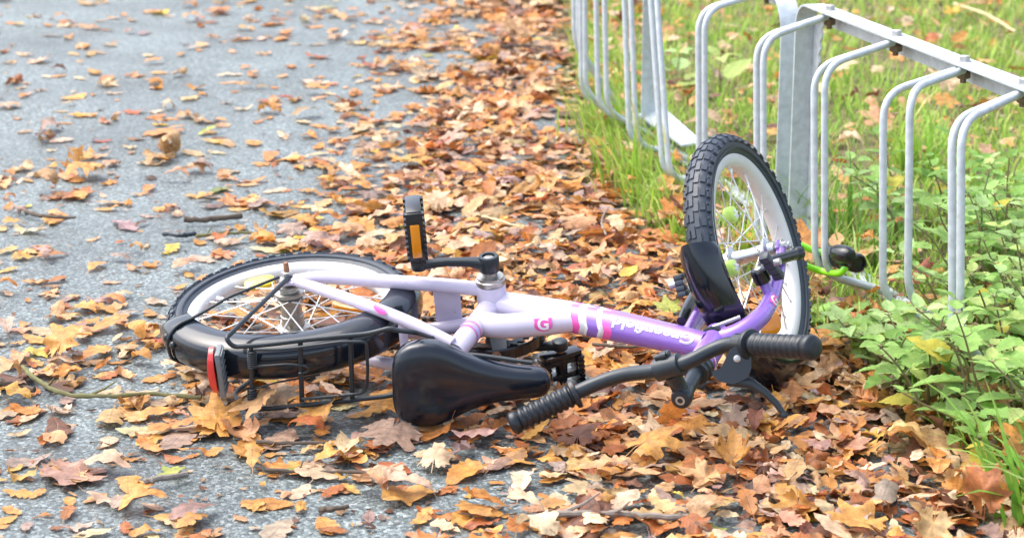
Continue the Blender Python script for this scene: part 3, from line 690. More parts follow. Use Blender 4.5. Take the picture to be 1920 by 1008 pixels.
def grip(p0, p1):
    d = p1 - p0; L_ = np.linalg.norm(d); d /= L_; prof = [(.0115, -.003), (.0215, -.002), (.0225, .001), (.0215, .005), (.0145, .007)]
    n = 9
    for k in range(n):
        a = .008 + (L_ - .022) * k / n; b = (L_ - .022) / n
        prof += [(.0142, a + .05 * b), (.0166, a + .25 * b), (.0169, a + .55 * b), (.0160, a + .80 * b), (.0142, a + .95 * b)]
    prof += [(.0150, L_ - .013), (.0172, L_ - .011), (.0178, L_ - .004), (.0160, L_), (.010, L_ + .002), (.004, L_ + .002)]
    return MB().lathe(p0, d, prof, 26).build('grip', M['grip'], hbar, angle=60)
grip(BP(.150, .008), BP(.241, .059)); grip(BP(-.126, -.007), BP(-.238, .056))
# brake lever: hangs down from the right end of the bar
CAMDIR = -(ray(1400, 690)); CAMDIR /= np.linalg.norm(CAMDIR)
dpl = BO + BR @ (BP(-.118, -.010)) + CAMDIR * .006
def LV(x, y, back=0.0): return (hit(x, y, dpl - CAMDIR * back, CAMDIR) - BO) @ BR
cdl = CAMDIR @ BR
lv = empty('brake_lever'); lv.parent = bike
mb = MB()
c_ = BP(-.116, -.012); dd = BP(-.122, -.009) - BP(-.108, -.016); dd /= np.linalg.norm(dd)
mb.tube([c_ - dd * .015, c_ - dd * .014, c_ + dd * .014, c_ + dd * .015], [.0145, .0158, .0158, .0145], 24)
mb.plate([LV(1368, 655), LV(1392, 640), LV(1408, 650), LV(1409, 690), LV(1402, 708), LV(1375, 720), LV(1352, 716), LV(1336, 704), LV(1336, 694), LV(1352, 690)], cdl, .013)
body = mb.build('lever_body', M['black_plastic'], lv, angle=40)
MB().lathe(LV(1382, 672, -.007), cdl, [(.0050, -.004), (.0050, .002), (.003, .003)], 14).build('screw', M['zinc'], body)
bl = [(1362, 712), (1385, 714), (1408, 718), (1432, 733), (1455, 755), (1470, 776)]
wdt = [.0080, .0085, .0075, .0055, .0048, .0042]; G = []
for i, (x, y) in enumerate(bl):
    c0 = LV(x, y, .002); q = LV(*bl[min(i + 1, 5)], .002) - LV(*bl[max(i - 1, 0)], .002); q /= np.linalg.norm(q); s_ = np.cross(q, cdl); s_ /= np.linalg.norm(s_)
    G.append([c0 + s_ * wdt[i] * math.cos(t) + cdl * .0042 * math.sin(t) for t in np.linspace(0, 2 * math.pi, 12, endpoint=False)])
mb = MB().grid(G, closed_v=True); mb.f += [tuple(range(12)), tuple(60 + k for k in range(12))]; mb.mi += [0, 0]
mb.lathe(LV(1471, 777, .002), cdl, [(.003, -.0042), (.0052, -.003), (.0052, .003), (.003, .0042)], 14)
mb.build('lever_blade', M['steel_black'], lv)

# saddle ------------------------------------------------------------------------------------------
S0, S1 = A3(.172, -.010, .246), A3(.405, -.024, .252)
sx = S1 - S0; SL = np.linalg.norm(sx); sx /= SL; sz = A3(0, .05, 1.); sz -= sx * (sz @ sx); sz /= np.linalg.norm(sz); sy = np.cross(sz, sx)
TW = [0, .015, .05, .11, .19, .28, .37, .46, .56, .66, .76, .86, .93, .975, 1.0]
WW = [.034, .046, .058, .066, .0695, .067, .058, .046, .0365, .0300, .0262, .0240, .0225, .018, .008]
TOP = [.004, .010, .014, .016, .016, .013, .009, .006, .004, .003, .003, .002, .000, -.003, -.009]
SK = [.020, .030, .038, .042, .044, .043, .040, .036, .033, .030, .027, .025, .023, .020, .014]
ts = np.linspace(0, 1, 60) ** 1.0
ts = np.concatenate([[0, .004, .009, .015], np.linspace(.025, .97, 48), [.98, .988, .994, .998, 1.0]]); G = []
for t in ts:
    wd, tp, sk = np.interp(t, TW, WW), np.interp(t, TW, TOP), np.interp(t, TW, SK); c0 = S0 + sx * SL * t; ringp = []
    for k in range(30):
        q = 2 * math.pi * k / 30; cy, sn = math.cos(q), math.sin(q)
        yy = wd * np.sign(cy) * abs(cy) ** .62
        if sn >= 0: zz = tp * .4 + (tp * .3 + .012) * abs(sn) ** .75 - .004 * (yy / wd) ** 2
        else: zz = tp * .4 - .004 - sk * abs(sn) ** .45
        ringp.append(c0 + sy * yy * (1 if sn > -.2 else .96) + sz * zz)
    G.append(ringp)
mb = MB().grid(G, closed_v=True); mb.f += [tuple(range(30)), tuple((len(G) - 1) * 30 + k for k in range(30))]; mb.mi += [0, 0]
sad = mb.build('saddle', M['saddle'], bike, angle=80)
sm = sad.modifiers.new('smooth', 'SMOOTH'); sm.iterations = 4; sm.factor = .5
MB().tube([A3(.264, 0, .172), A3(.252, 0, .205), A3(.247, 0, .222)], [.0128, .0128, .0125], 18).build('seat_post', M['chrome'], bike)
MB().tube([A3(.260, 0, .184), A3(.2575, 0, .192), A3(.255, 0, .199)], [.0192, .0196, .0192], 20).build('seat_clamp', M['steel_black'], bike)
ur = MB()
for s in (-1, 1): ur.tube([A3(.195, s * .045, .226), A3(.222, s * .020, .222), A3(.25, s * .018, .220), A3(.29, s * .018, .222), A3(.38, s * .006, .238)], .0035, 8, smooth=4)
ur.build('saddle_rails', M['steel_black'], bike)

# carrier over the rear wheel -----------------------------------------------------------------------
CZ = .218
def CP(x, y, z=CZ): return loc(x, y, z, 2)
car = empty('rear_carrier'); car.parent = bike
rd = .0038
ax_l = A3(.004, .061, .004); ax_r = A3(.004, -.061, .004)
lo = lambda x, y: CP(x, y)
loopL = fillet([ax_l + A3(0, 0, -.004), CP(423, 634), CP(437, 650), CP(500, 646), CP(560, 638), CP(640, 630), CP(690, 626), CP(730, 615), CP(745, 619), CP(776, 622), A3(.232, .024, .172)], [.014, .008, .02, .02, .02, .02, .012, .008, .01], 5)
MB().tube(loopL, rd, 10).build('side_rail', M['steel_black'], car)
loopR = fillet([ax_r, CP(436, 738, .150), CP(462, 768), CP(520, 764), CP(600, 756), CP(735, 741), CP(772, 728)], [.02, .014, .02, .02, .02], 5)
MB().tube(loopR, rd, 10).build('side_rail', M['steel_black'], car)
for (x0, y0, x1, y1) in ((563, 640, 566, 752), (657, 631, 661, 750)):
    MB().tube([CP(x0, y0), CP(x1, y1)], rd, 10).build('cross_bar', M['steel_black'], car)
MB().tube([CP(471, 650), CP(473, 768)], rd * .9, 10).build('cross_bar', M['steel_black'], car)
MB().tube(fillet([CP(566, 748, CZ + .006), CP(640, 741, CZ + .006), CP(686, 736, CZ + .006), CP(690, 700, CZ + .006), CP(687, 640, CZ + .006), CP(640, 640, CZ + .006), CP(530, 655, CZ + .006), CP(475, 655, CZ + .006)], [.02, .012, .02, .008, .01, .02], 4), .0025, 8).build('clip_wire', M['steel_black'], car)
MB().tube(fillet([CP(474, 687, CZ + .004), CP(540, 682, CZ + .004), CP(575, 686, CZ + .004), CP(580, 697, CZ + .004), CP(560, 700, CZ + .004)], .008, 4), .0017, 8).build('clip_wire', M['steel_black'], car)
MB().tube([CP(478, 728, CZ), CP(520, 716, CZ - .01), CP(600, 702, CZ - .02)], .0016, 6).build('clip_wire', M['steel_black'], car)
for (ya, yb) in ((657, 690), (727, 764)):
    hp = []; p0, p1 = CP(472, ya), CP(473, yb); d = p1 - p0; u_ = A3(1, 0, 0); v_ = A3(0, 0, 1)
    for k in range(0, 8 * 10 + 1):
        q = 2 * math.pi * k / 10; hp.append(p0 + d * k / 80 + .0062 * (math.cos(q) * u_ + math.sin(q) * v_))
    MB().tube(hp, .0015, 6).build('spring', M['steel_black'], car)
# wire stay round the mudguard
ya = R_(-57)
MB().tube(fillet([A3(-.012, .064, .006), rwp(.10, R_(-60), .054), rwp(.166, ya, .0405), rwp(.196, ya, .037), rwp(.2125, ya, .020), rwp(.2135, ya, .004), rwp(.212, ya, -.014), rwp(.190, ya, -.031)], .012, 5), .0028, 8).build('mudguard_stay', M['steel_black'], mgr)
for l_, a_ in ((.018, -.05), (.012, .05)):
    q = rwp(.2105, ya + a_, l_); MB().lathe(q, q / np.linalg.norm(q) + A3(0, .35, 0), [(.0058, -.003), (.0058, .002), (.003, .0045)], 12).build('bolt', M['steel_black'], mgr)
# red reflector with its grey back plate
c = (CP(402, 648, .205) + CP(404, 738, .205)) / 2; hh = np.linalg.norm(CP(402, 648, .205) - CP(404, 738, .205)) / 2 * .92
mb = MB(); G = []
for t in np.linspace(-1, 1, 15):
    wv = .021 * math.sqrt(max(.05, 1 - abs(t) ** 3.2)); dp = .0100 * (1 - .55 * abs(t) ** 2)
    G.append([c + EY * hh * t + A3(-1, 0, 0) * (dp if k in (1, 2, 3) else 0) * (1 if k == 2 else .85) + EZ * wv * f for k, f in enumerate((-1, -.8, 0, .8, 1))] + [c + EY * hh * t + A3(.003, 0, 0) + EZ * wv * f for f in (1, -1)])
mb.grid(G, closed_v=True); mb.f += [tuple(range(7)), tuple(14 * 7 + k for k in range(7))]; mb.mi += [0, 0]
rf = mb.build('tail_reflector', M['red'], car)
mb = MB().box(c + A3(.0095, -.002, 0), A3(.004, 0, 0), EY * hh * .96, EZ * .019, bev=.0015)
for k in range(-3, 4): mb.box(c + A3(.0145, hh * k * .27, 0), A3(.0012, 0, 0), EY * .0012, EZ * .017)
mb.build('back_plate', M['bracket'], rf)

# ------------------------------------------------------------------ bicycle racks on the verge
RP = A3(.5426, 3.5298, 0); _a = R_(14.368)
RS, RN = A3(math.sin(_a), -math.cos(_a), 0), A3(math.cos(_a), math.sin(_a), 0)    # along the rack towards the camera; away from the path
def rk(x, y, off=0.0): return hit(x, y, RP + RN * off, RN)
def RW(s, off, z): return RP + RS * s + RN * off + A3(0, 0, z)
RAILZ, OFF = .4475, .155
def strip(mb, path, wdir, w0, w1, th, nsign=1):
    """a flat bar following path; its width runs from w0 to w1 along wdir, th thick"""
    P = [A3(*q) for q in path]; G = []
    for i in range(len(P)):
        t = P[min(i + 1, len(P) - 1)] - P[max(i - 1, 0)]; t /= np.linalg.norm(t); n = np.cross(t, wdir) * nsign; n /= np.linalg.norm(n)
        G.append([P[i] + wdir * w0, P[i] + wdir * w1, P[i] + wdir * w1 - n * th, P[i] + wdir * w0 - n * th])
    b = len(mb.v); mb.grid(G, closed_v=True); mb.f += [(b, b + 1, b + 2, b + 3), tuple(len(mb.v) - 4 + k for k in (3, 2, 1, 0))]; mb.mi += [0, 0]
def rack(label, s_near, s_far, post_s, hoops, bend, ground_post=None):
    """hoops: (bolt s, [tube: top bend point, bottom bend point])"""
    root = empty('bike_rack', RW(post_s, OFF, GZ)); tag(root, label, 'bike rack')
    inv = Matrix.Translation(-root.location)
    def fin(mb, name, m_, par=root, angle=38):
        o = mb.build(name, m_, par, angle=angle)
        o.matrix_parent_inverse = inv if par is root else Matrix.Identity(4)
        return o
    sgn = 1 if s_far > post_s else -1                      # the rail leaves the post towards +s or -s
    other = s_far
    mb = MB(); path = [RW(post_s, 0, GZ + .01), RW(post_s, 0, .30)]
    for k in range(9):
        q = k / 8 * math.pi / 2; path.append(RW(post_s + sgn * bend * (1 - math.cos(q)), 0, RAILZ - bend + bend * math.sin(q)))
    path += [RW(post_s + sgn * (bend + .1), 0, RAILZ), RW(other, 0, RAILZ)]
    strip(mb, path, RN, OFF - .021, OFF + .021, .004, 1 if sgn > 0 else -1)
    fin(mb, 'top_rail', M['galv'])
    # side flange of the rail, with the saw cut at the bend
    fl = MB(); n = 14; zt = RAILZ - .0045
    pts = [RW(post_s + sgn * (bend * .7), OFF + .019, zt - .012), RW(post_s + sgn * (bend + .04), OFF + .019, zt), RW(other, OFF + .019, zt), RW(other, OFF + .019, zt - .034), RW(post_s + sgn * (bend + .06), OFF + .019, zt - .034)]
    fl.plate(pts, RN, .004); fin(fl, 'rail_flange', M['galv'])
    fl = MB(); pts = [RW(post_s + sgn * .0045, OFF + .019, GZ + .01), RW(post_s + sgn * .0045, OFF + .019, RAILZ - bend * .9)]
    for k in range(9):
        pts.append(RW(post_s + sgn * (.034 + (.004 if k % 2 else -.003) + .02 * (1 - k / 8) ** 2), OFF + .019, RAILZ - bend * .55 - k * .013))
    pts.append(RW(post_s + sgn * .034, OFF + .019, GZ + .01))
    fl.plate(pts, RN, .004); fin(fl, 'post_flange', M['galv'])
    fp = MB(); fp.plate([RW(post_s - .03, OFF - .03, GZ + .006), RW(post_s + .03, OFF - .03, GZ + .004), RW(post_s + .03, OFF + .03, GZ + .004), RW(post_s - .03, OFF + .03, GZ + .006)], A3(0, 0, 1), .005); fin(fp, 'foot_plate', M['galv'])
    fp = MB(); fp.box(RW((post_s + other) / 2, OFF, GZ + .004), RS * abs(other - post_s) / 2, RN * .018, A3(0, 0, .003)); fin(fp, 'ground_rail', M['galv'])
    if ground_post is not None:
        gp = MB(); gs, lean = ground_post
        strip(gp, [RW(gs, 0, GZ + .005), RW(gs, 0, RAILZ - .005)], RN, OFF - .022, OFF + .022, .004, -1)
        gp.box(RW(gs - .014, OFF + .019, (GZ + RAILZ) / 2), RS * .0135, RN * .002, A3(0, 0, (RAILZ - GZ) / 2 - .006)); fin(gp, 'post', M['galv'])
        gp = MB(); gp.plate([RW(gs - .03, OFF - .02, GZ + .05), RW(gs + .24, OFF + .0, GZ + .03), RW(gs + .25, OFF + .05, GZ + .035), RW(gs + .0, OFF + .03, GZ + .075)], A3(0, 0, 1), .005)
        gq = fin(gp, 'foot_plate', M['galv'])
        bq = MB().lathe(RW(gs + .13, OFF + .045, GZ + .045), A3(0, 0, 1), [(.011, -.01), (.011, .004), (.006, .006)], 6); fin(bq, 'bolt', M['brownnut'], gq, angle=20)
    for bs, tubes in hoops:
        hp = MB()
        for tp, bt in tubes:
            e = RW(bs, OFF - .008, RAILZ - .0115); g = RW(bs + (bt - RP) @ RS * 0 + ((bt - RP) @ RS - (tp - RP) @ RS) * .6, OFF - .004, GZ + .012)
            ds = (tp - RP) @ RS - bs
            e = e + RS * ds * .12; g = g + RS * ds * .5
            fpth = fillet([e, tp * 1.0 + A3(0, 0, .004), bt, g], [.045, .045], 7)
            hp.tube(fpth, .0063, 12)
        fin(hp, 'hoop', M['galv'], angle=50)
        b_ = MB().lathe(RW(bs, OFF, RAILZ), A3(0, 0, 1), [(.0125, 0), (.0125, .0018), (.0095, .002), (.0095, .0085), (.0075, .0095)], 6); fin(b_, 'bolt', M['zinc'], angle=20)
        b_ = MB().lathe(RW(bs, OFF, RAILZ - .005), A3(0, 0, -1), [(.007, .008), (.0085, .012), (.0125, .0125), (.0125, .022), (.009, .024), (.0055, .0245), (.0055, .031)], 6); fin(b_, 'nut', M['brownnut'], angle=20)
    return root
near_hoops = [(.42, [(rk(1784, 231), rk(1786, 640)), (rk(1802, 233), rk(1800, 645))]),
              (.215, [(rk(1656, 180), rk(1655, 562)), (rk(1706, 172), rk(1702, 560))]),
              (-.05, [(rk(1526, 131), rk(1528, 508)), (rk(1546, 128), rk(1546, 515))]),
              (-.35, [(rk(1418, 77), rk(1420, 470)), (rk(1431, 78), rk(1432, 474))])]
far_hoops = [(-.68, [(rk(1309, 24), rk(1311, 415)), (rk(1321, 24), rk(1322, 418))]),
             (-.95, [(rk(1217, -40), rk(1243, 330)), (rk(1229, -40), rk(1255, 334))]),
             (-1.20, [(rk(1168, -75), rk(1180, 266)), (rk(1180, -75), rk(1193, 270))]),
             (-1.42, [(rk(1115, -110), rk(1122, 204)), (rk(1131, -110), rk(1138, 208))]),
             (-1.52, [(rk(1096, -115), rk(1098, 178)), (rk(1088, -115), rk(1090, 180))]),
             (-1.66, [(rk(1074, -128), rk(1077, 86)), (rk(1082, -128), rk(1085, 90))]),
             ]
rack('galvanised steel rack whose rail slopes down to the right, nearest the front wheel', .5, .62, -.47, near_hoops, .045)
rack('galvanised steel rack behind, running away along the grass to the top', -.5, -1.74, -.54, far_hoops, .08, ground_post=(-1.43, 0))

# ------------------------------------------------------------------ lime green shackle lock round a hoop and the front wheel
lk0 = rk(1588, 486, .03)
lock = empty('bike_lock', lk0); tag(lock, 'lime green shackle lock with black body, clamped round a rack hoop behind the front wheel', 'bike lock')
def lfin(mb, name, m_, par=lock):
    o = mb.build(name, m_, par); o.matrix_parent_inverse = Matrix.Translation(-lock.location) if par is lock else Matrix.Identity(4); return o
dz = .062
pA = [lk0 + A3(0, -.004, -.004), rk(1583, 504, .022), rk(1572, 512, .016), rk(1540, 508, .004), hit(1500, 494, RP + RN * -.04, RN), hit(1486, 486, RP + RN * -.06, RN)]
pB = [hit(1486, 460, RP + RN * -.05, RN) + A3(0, .03, 0), hit(1500, 463, RP + RN * -.03, RN) + A3(0, .02, 0), rk(1532, 472, .01), rk(1556, 474, .03)]
mid = (pA[-1] + pB[0]) / 2 + A3(-.010, 0, 0)
lfin(MB().tube(pA + [mid] + pB, .0062, 14, smooth=6), 'shackle', M['greenlock'])
bd = (hit(1612, 493, RP + RN * .055, RN) - rk(1552, 478, .03)); bd /= np.linalg.norm(bd)
c0 = rk(1552, 478, .032); c1 = rk(1611, 494, .055); Lb = np.linalg.norm(c1 - c0); bx_ = (c1 - c0) / Lb
mb = MB().lathe(c0, bx_, [(.006, -.006), (.016, -.004), (.0185, .0), (.0185, Lb * .55), (.0175, Lb * .6), (.0175, Lb - .004), (.0165, Lb - .001), (.013, Lb), (.012, Lb - .004), (.004, Lb - .004)], 24)
lb = lfin(mb, 'lock_body', M['black_plastic'])
up_ = lk0 - pA[1]; up_ /= np.linalg.norm(up_)
MBc = MB().lathe(pA[1] + up_ * .004, up_, [(.007, -.002), (.0105, 0), (.0105, .010), (.0125, .012), (.0135, .022), (.009, .030)], 20)
lfin(MBc, 'collar', M['black_plastic'])
mb = MB(); G = []
cc = rk(1580, 476, .020); e1 = bx_; e2 = A3(0, -.2, 1); e2 -= e1 * (e2 @ e1); e2 /= np.linalg.norm(e2); e3 = np.cross(e1, e2)
for t, s_ in ((-1, .55), (-.85, .85), (-.5, 1), (.3, 1.05), (.7, .95), (.95, .7), (1, .4)):
    G.append([cc + e1 * .024 * t + e2 * .0155 * s_ * math.cos(q) + e3 * .016 * s_ * math.sin(q) for q in np.linspace(0, 2 * math.pi, 18, endpoint=False)])
mb.grid(G, closed_v=True); mb.f += [tuple(range(18)), tuple(6 * 18 + k for k in range(18))]; mb.mi += [0, 0]
lfin(mb, 'lock_head', M['black_plastic'])

# ------------------------------------------------------------------ fallen leaves
def oak(n=16, lobes=4.2, wid=.30, sharp=.55, seed=0, deep=.5):
    q = np.random.default_rng(seed); t = np.linspace(0, 1, n + 1); V = []; UV = []
    env = np.clip(np.sin(np.pi * np.clip(t * .97 + .02, 0, 1) ** .85), 0, 1) ** .62 * (0.62 + .5 * t) * (1 - .22 * (t > .86))
    ph = q.uniform(-.12, .12, 2)
    for i, a in enumerate(t):
        row = []
        for sd in (-1, 1):
            lo_ = abs(math.sin(math.pi * (a * lobes + ph[0 if sd < 0 else 1]))) ** sharp
            row.append(wid * env[i] * ((1 - deep) + deep * lo_) * q.uniform(.9, 1.1) + .004)
        sh = .10 * math.sin(a * math.pi)
        for f in (-1, -.55, 0, .55, 1):
            wl = row[0] if f < 0 else row[1]
            V.append((a - .5 + sh * abs(f) * .8, f * wl, 0)); UV.append((a, f * wl))
    F = [(i * 5 + j, i * 5 + j + 1, (i + 1) * 5 + j + 1, (i + 1) * 5 + j) for i in range(n) for j in range(4)]
    b = len(V)                                                     # leaf stalk
    for x in (-.5, -.62, -.74):
        for y in (-.008, .008): V.append((x, y, .004)); UV.append((0, 0))
    F += [(b, b + 1, b + 3, b + 2), (b + 2, b + 3, b + 5, b + 4)]
    return np.array(V), F, np.array(UV)
def maple(seed=0, na=44, pts=5, tooth=.5):
    q = np.random.default_rng(seed); V = [(-.28, 0, 0)]; UV = [(0, 0)]; F = []
    cen = [0, .80, -.80, 1.62, -1.62]; ln = [.72, .66, .66, .48, .48]
    ang = np.linspace(-math.pi * .93, math.pi * .93, na)
    R = []
    for a in ang:
        r = .22
        for c_, l_ in zip(cen, ln):
            d = abs(a - c_); r = max(r, l_ * (1 - .52 * min(1, d / .40) ** 1.9))
        r *= 1 + .10 * math.sin(a * 17 + seed) * tooth * 2.0 * (r > .3); R.append(r * q.uniform(.94, 1.06))
    for k in (.4, .75, 1):
        for a, r in zip(ang, R): V.append((-.28 + r * k * math.cos(a), r * k * math.sin(a), 0)); UV.append((r * k, min(abs(a - c_) for c_ in cen) * r * k * .6))
    for j in range(na - 1): F.append((0, 1 + j, 2 + j))
    for k in range(2):
        for j in range(na - 1): F.append((1 + k * na + j, 1 + (k + 1) * na + j, 2 + (k + 1) * na + j, 2 + k * na + j))
    b = len(V)
    for x in (-.28, -.5, -.75):
        for y in (-.008, .008): V.append((x, y, .004)); UV.append((0, 0))
    F += [(b, b + 1, b + 3, b + 2), (b + 2, b + 3, b + 5, b + 4)]
    return np.array(V), F, np.array(UV)
def ovate(seed=0, n=14, wid=.30):
    q = np.random.default_rng(seed); V = []; UV = []
    for i in range(n + 1):
        a = i / n; wl = wid * max(.01, math.sin(math.pi * a ** .8)) ** .9 * (1 + .06 * (-1) ** i)
        for f in (-1, -.55, 0, .55, 1): V.append((a - .5, f * wl, 0)); UV.append((a, f * wl))
    F = [(i * 5 + j, i * 5 + j + 1, (i + 1) * 5 + j + 1, (i + 1) * 5 + j) for i in range(n) for j in range(4)]
    b = len(V)
    for x in (-.5, -.6, -.7):
        for y in (-.007, .007): V.append((x, y, .003)); UV.append((0, 0))
    F += [(b, b + 1, b + 3, b + 2), (b + 2, b + 3, b + 5, b + 4)]
    return np.array(V), F, np.array(UV)
SHAPES = [('lobed', oak(seed=i, lobes=3.6 + .4 * (i % 4), wid=.27 + .03 * (i % 3), deep=.42 + .06 * (i % 4))) for i in range(9)] + \
         [('pointed', maple(seed=20 + i)) for i in range(6)] + [('oval', ovate(seed=40 + i, wid=.24 + .05 * i)) for i in range(3)]
def curl(V, q, amt):
    """bend a flat leaf: roll across, roll along, flutter at the rim"""
    P = V.copy(); k1 = q.normal(0, 1.5) * amt; k2 = q.normal(.3, 1.3) * amt; tw = q.normal(0, .8) * amt
    def bend(P, i, k):
        if abs(k) < 1e-3: return P
        x = P[:, i].copy(); z = P[:, 2].copy(); a = k * x; r = 1 / k
        P[:, i] = (r - z) * np.sin(a); P[:, 2] = r - (r - z) * np.cos(a); return P
    ph = q.uniform(0, 6.3, 4); rr = np.hypot(P[:, 0], P[:, 1] * 1.5)
    P[:, 2] += amt * .13 * rr * np.sin(P[:, 0] * 11 + ph[0]) + amt * .26 * np.abs(P[:, 1]) * np.sin(P[:, 0] * 17 + ph[1] + np.sign(P[:, 1]) * ph[2])
    P[:, 2] += .10 * amt * np.abs(P[:, 1]) * 2
    P = bend(P, 1, k1 * 2.6); P = bend(P, 0, k2 * 1.5)
    c, s = np.cos(tw * P[:, 0]), np.sin(tw * P[:, 0]); y = P[:, 1] * c - P[:, 2] * s; P[:, 2] = P[:, 1] * s + P[:, 2] * c; P[:, 1] = y
    return P
# kinds of colour: name, colour, share on the pile, share on the open path
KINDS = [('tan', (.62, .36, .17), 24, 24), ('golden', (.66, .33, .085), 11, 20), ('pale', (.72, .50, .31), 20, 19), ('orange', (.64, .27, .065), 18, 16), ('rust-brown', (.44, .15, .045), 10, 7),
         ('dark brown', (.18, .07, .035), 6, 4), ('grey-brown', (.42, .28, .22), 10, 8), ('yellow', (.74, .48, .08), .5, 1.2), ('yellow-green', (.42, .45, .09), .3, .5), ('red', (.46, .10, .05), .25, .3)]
# share of the ground that leaves cover, over the picture (rows of 160 px columns, every 100 px)
CV = np.array([
 [.08, .08, .10, .16, .18, .45, .93, .50, .18, .18, .18, .18, .18],
 [.09, .11, .08, .11, .20, .38, .97, .50, .18, .18, .18, .18, .18],
 [.18, .16, .17, .15, .22, .62, 1.0, .55, .18, .18, .18, .18, .18],
 [.20, .19, .22, .26, .50, .92, 1.0, .85, .18, .18, .18, .18, .18],
 [.20, .22, .25, .30, .76, 1.0, 1.0, 1.0, .75, .22, .14, .14, .14],
 [.21, .24, .30, .42, .82, 1.0, 1.0, 1.0, 1.0, .55, .25, .2, .2],
 [.34, .50, .72, .94, .98, 1.0, 1.0, 1.0, 1.0, .95, .70, .50, .45],
 [.58, .62, .82, .96, .96, .98, 1.0, 1.0, 1.0, 1.0, .97, .80, .60],
 [.34, .42, .56, .62, .46, .74, .92, 1.0, 1.0, 1.0, 1.0, .97, .85],
 [.36, .40, .46, .50, .50, .54, .86, .99, 1.0, 1.0, 1.0, 1.0, .97],
 [.30, .34, .36, .40, .42, .44, .62, .84, .95, 1.0, 1.0, 1.0, .97],
 [.30, .34, .36, .40, .42, .44, .62, .84, .95, 1.0, 1.0, 1.0, .97]])
def cover(x, y):
    gx, gy = np.clip(x / 160, 0, 11.999), np.clip(y / 100, 0, 10.999); i, j = gy.astype(int), gx.astype(int); a, b = gy - i, gx - j
    return CV[i, j] * (1 - a) * (1 - b) + CV[i, j + 1] * (1 - a) * b + CV[i + 1, j] * a * (1 - b) + CV[i + 1, j + 1] * a * b
from mathutils import noise as mnoise
LV_ = []
def scatter():
    dens = 3600.0
    X0, X1, Y0, Y1 = -3.2, 3.2, 1.85, 9.6
    N = int((X1 - X0) * (Y1 - Y0) * dens)
    X, Y = rng.uniform(X0, X1, N), rng.uniform(Y0, Y1, N)
    P, z = pix(np.stack([X, Y, np.full(N, GZ)], -1)); ok = (P[:, 0] > -430) & (P[:, 0] < 2350) & (P[:, 1] < 1330) & (P[:, 1] > -190)
    c = cover(P[:, 0], P[:, 1])
    clump = np.array([mnoise.noise(Vector((a * 4.2, b * 4.2, 3.1))) for a, b in zip(X, Y)])
    c = np.clip(c * (1 + np.where(c < .9, 1.0, 0) * clump * 1.0), 0.02, .962)
    lam = -np.log(1 - c) / .00138                                  # leaves per square metre for that cover
    keep = ok & (rng.uniform(0, 1, N) < lam / dens)
    under = (P[:, 0] > 1000) & (P[:, 0] < 1115) & (P[:, 1] > 655) & (P[:, 1] < 732)      # pressed clear by the lower pedal
    keep &= ~under
    for x, y, cc in zip(X[keep], Y[keep], c[keep]): LV_.append((x, y, cc))
scatter()
leaves = []
for (x, y, c) in LV_:
    pile = min(1, max(0, (c - .55) / .4)); grassy = x > xg(y) + .02
    u_h = rng.uniform(0, 1)
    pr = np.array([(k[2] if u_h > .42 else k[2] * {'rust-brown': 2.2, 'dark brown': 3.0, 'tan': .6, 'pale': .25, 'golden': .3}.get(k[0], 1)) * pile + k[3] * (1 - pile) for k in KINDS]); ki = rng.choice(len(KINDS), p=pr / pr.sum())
    si = rng.choice(len(SHAPES), p=np.array([6.0] * 9 + [1.0] * 6 + [2.4] * 3) / (54 + 6 + 7.2)); kind, (V, F, UV) = SHAPES[si]
    size = rng.lognormal(math.log(.043), .32); size = min(.082, max(.018, size)) * (1.12 if kind == 'pointed' else 1) * (1.0 if grassy else 1.12 - .14 * min(1, pile * 2))
    amt = abs(rng.normal(.30, .24)) + .07
    P = curl(V, rng, min(amt, .95)) * size
    yaw = rng.uniform(0, 6.283); ts = R_(3 + 9 * pile + (14 if grassy else 0)); tx, ty = rng.normal(0, ts), rng.normal(0, ts)
    if rng.uniform() < .35: tx += math.pi
    Rm = np.array(Matrix.Rotation(yaw, 3, 'Z') @ Matrix.Rotation(tx, 3, 'X') @ Matrix.Rotation(ty, 3, 'Y'))
    P = P @ Rm.T
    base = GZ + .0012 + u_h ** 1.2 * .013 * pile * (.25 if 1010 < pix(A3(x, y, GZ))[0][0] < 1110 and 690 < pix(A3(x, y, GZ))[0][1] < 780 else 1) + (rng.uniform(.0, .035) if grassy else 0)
    P[:, 2] += base - (P[:, 2].min() if pile < .5 else (P[:, 2].min() * .75 + P[:, 2].mean() * .25))
    P[:, 0] += x; P[:, 1] += y
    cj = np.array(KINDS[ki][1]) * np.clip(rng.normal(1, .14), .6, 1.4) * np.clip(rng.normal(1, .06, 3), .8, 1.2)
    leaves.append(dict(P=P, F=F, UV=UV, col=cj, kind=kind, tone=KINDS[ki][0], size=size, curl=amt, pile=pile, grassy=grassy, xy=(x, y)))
def hero(px, py, size, tone, kind, si, yaw, tilt, amt, h=.004, tx=0):
    """a large leaf that stands out in the photograph"""
    V, F, UV = [s for s in SHAPES if s[0] == kind][si][1]; q = np.random.default_rng(int(px * 7 + py)); size = size * .64; P = curl(V, q, amt) * size
    P = P @ np.array(Matrix.Rotation(R_(yaw), 3, 'Z') @ Matrix.Rotation(R_(tx), 3, 'X') @ Matrix.Rotation(R_(tilt), 3, 'Y')).T
    g = gnd(px, py, h); P[:, 2] += g[2] - P[:, 2].min(); P[:, 0] += g[0]; P[:, 1] += g[1]
    col = np.array(dict((k[0], k[1]) for k in KINDS)[tone]); leaves.append(dict(P=P, F=F, UV=UV, col=col, kind=kind, tone=tone, size=size, curl=amt, pile=.3, grassy=False, xy=(g[0], g[1]), hero=True))
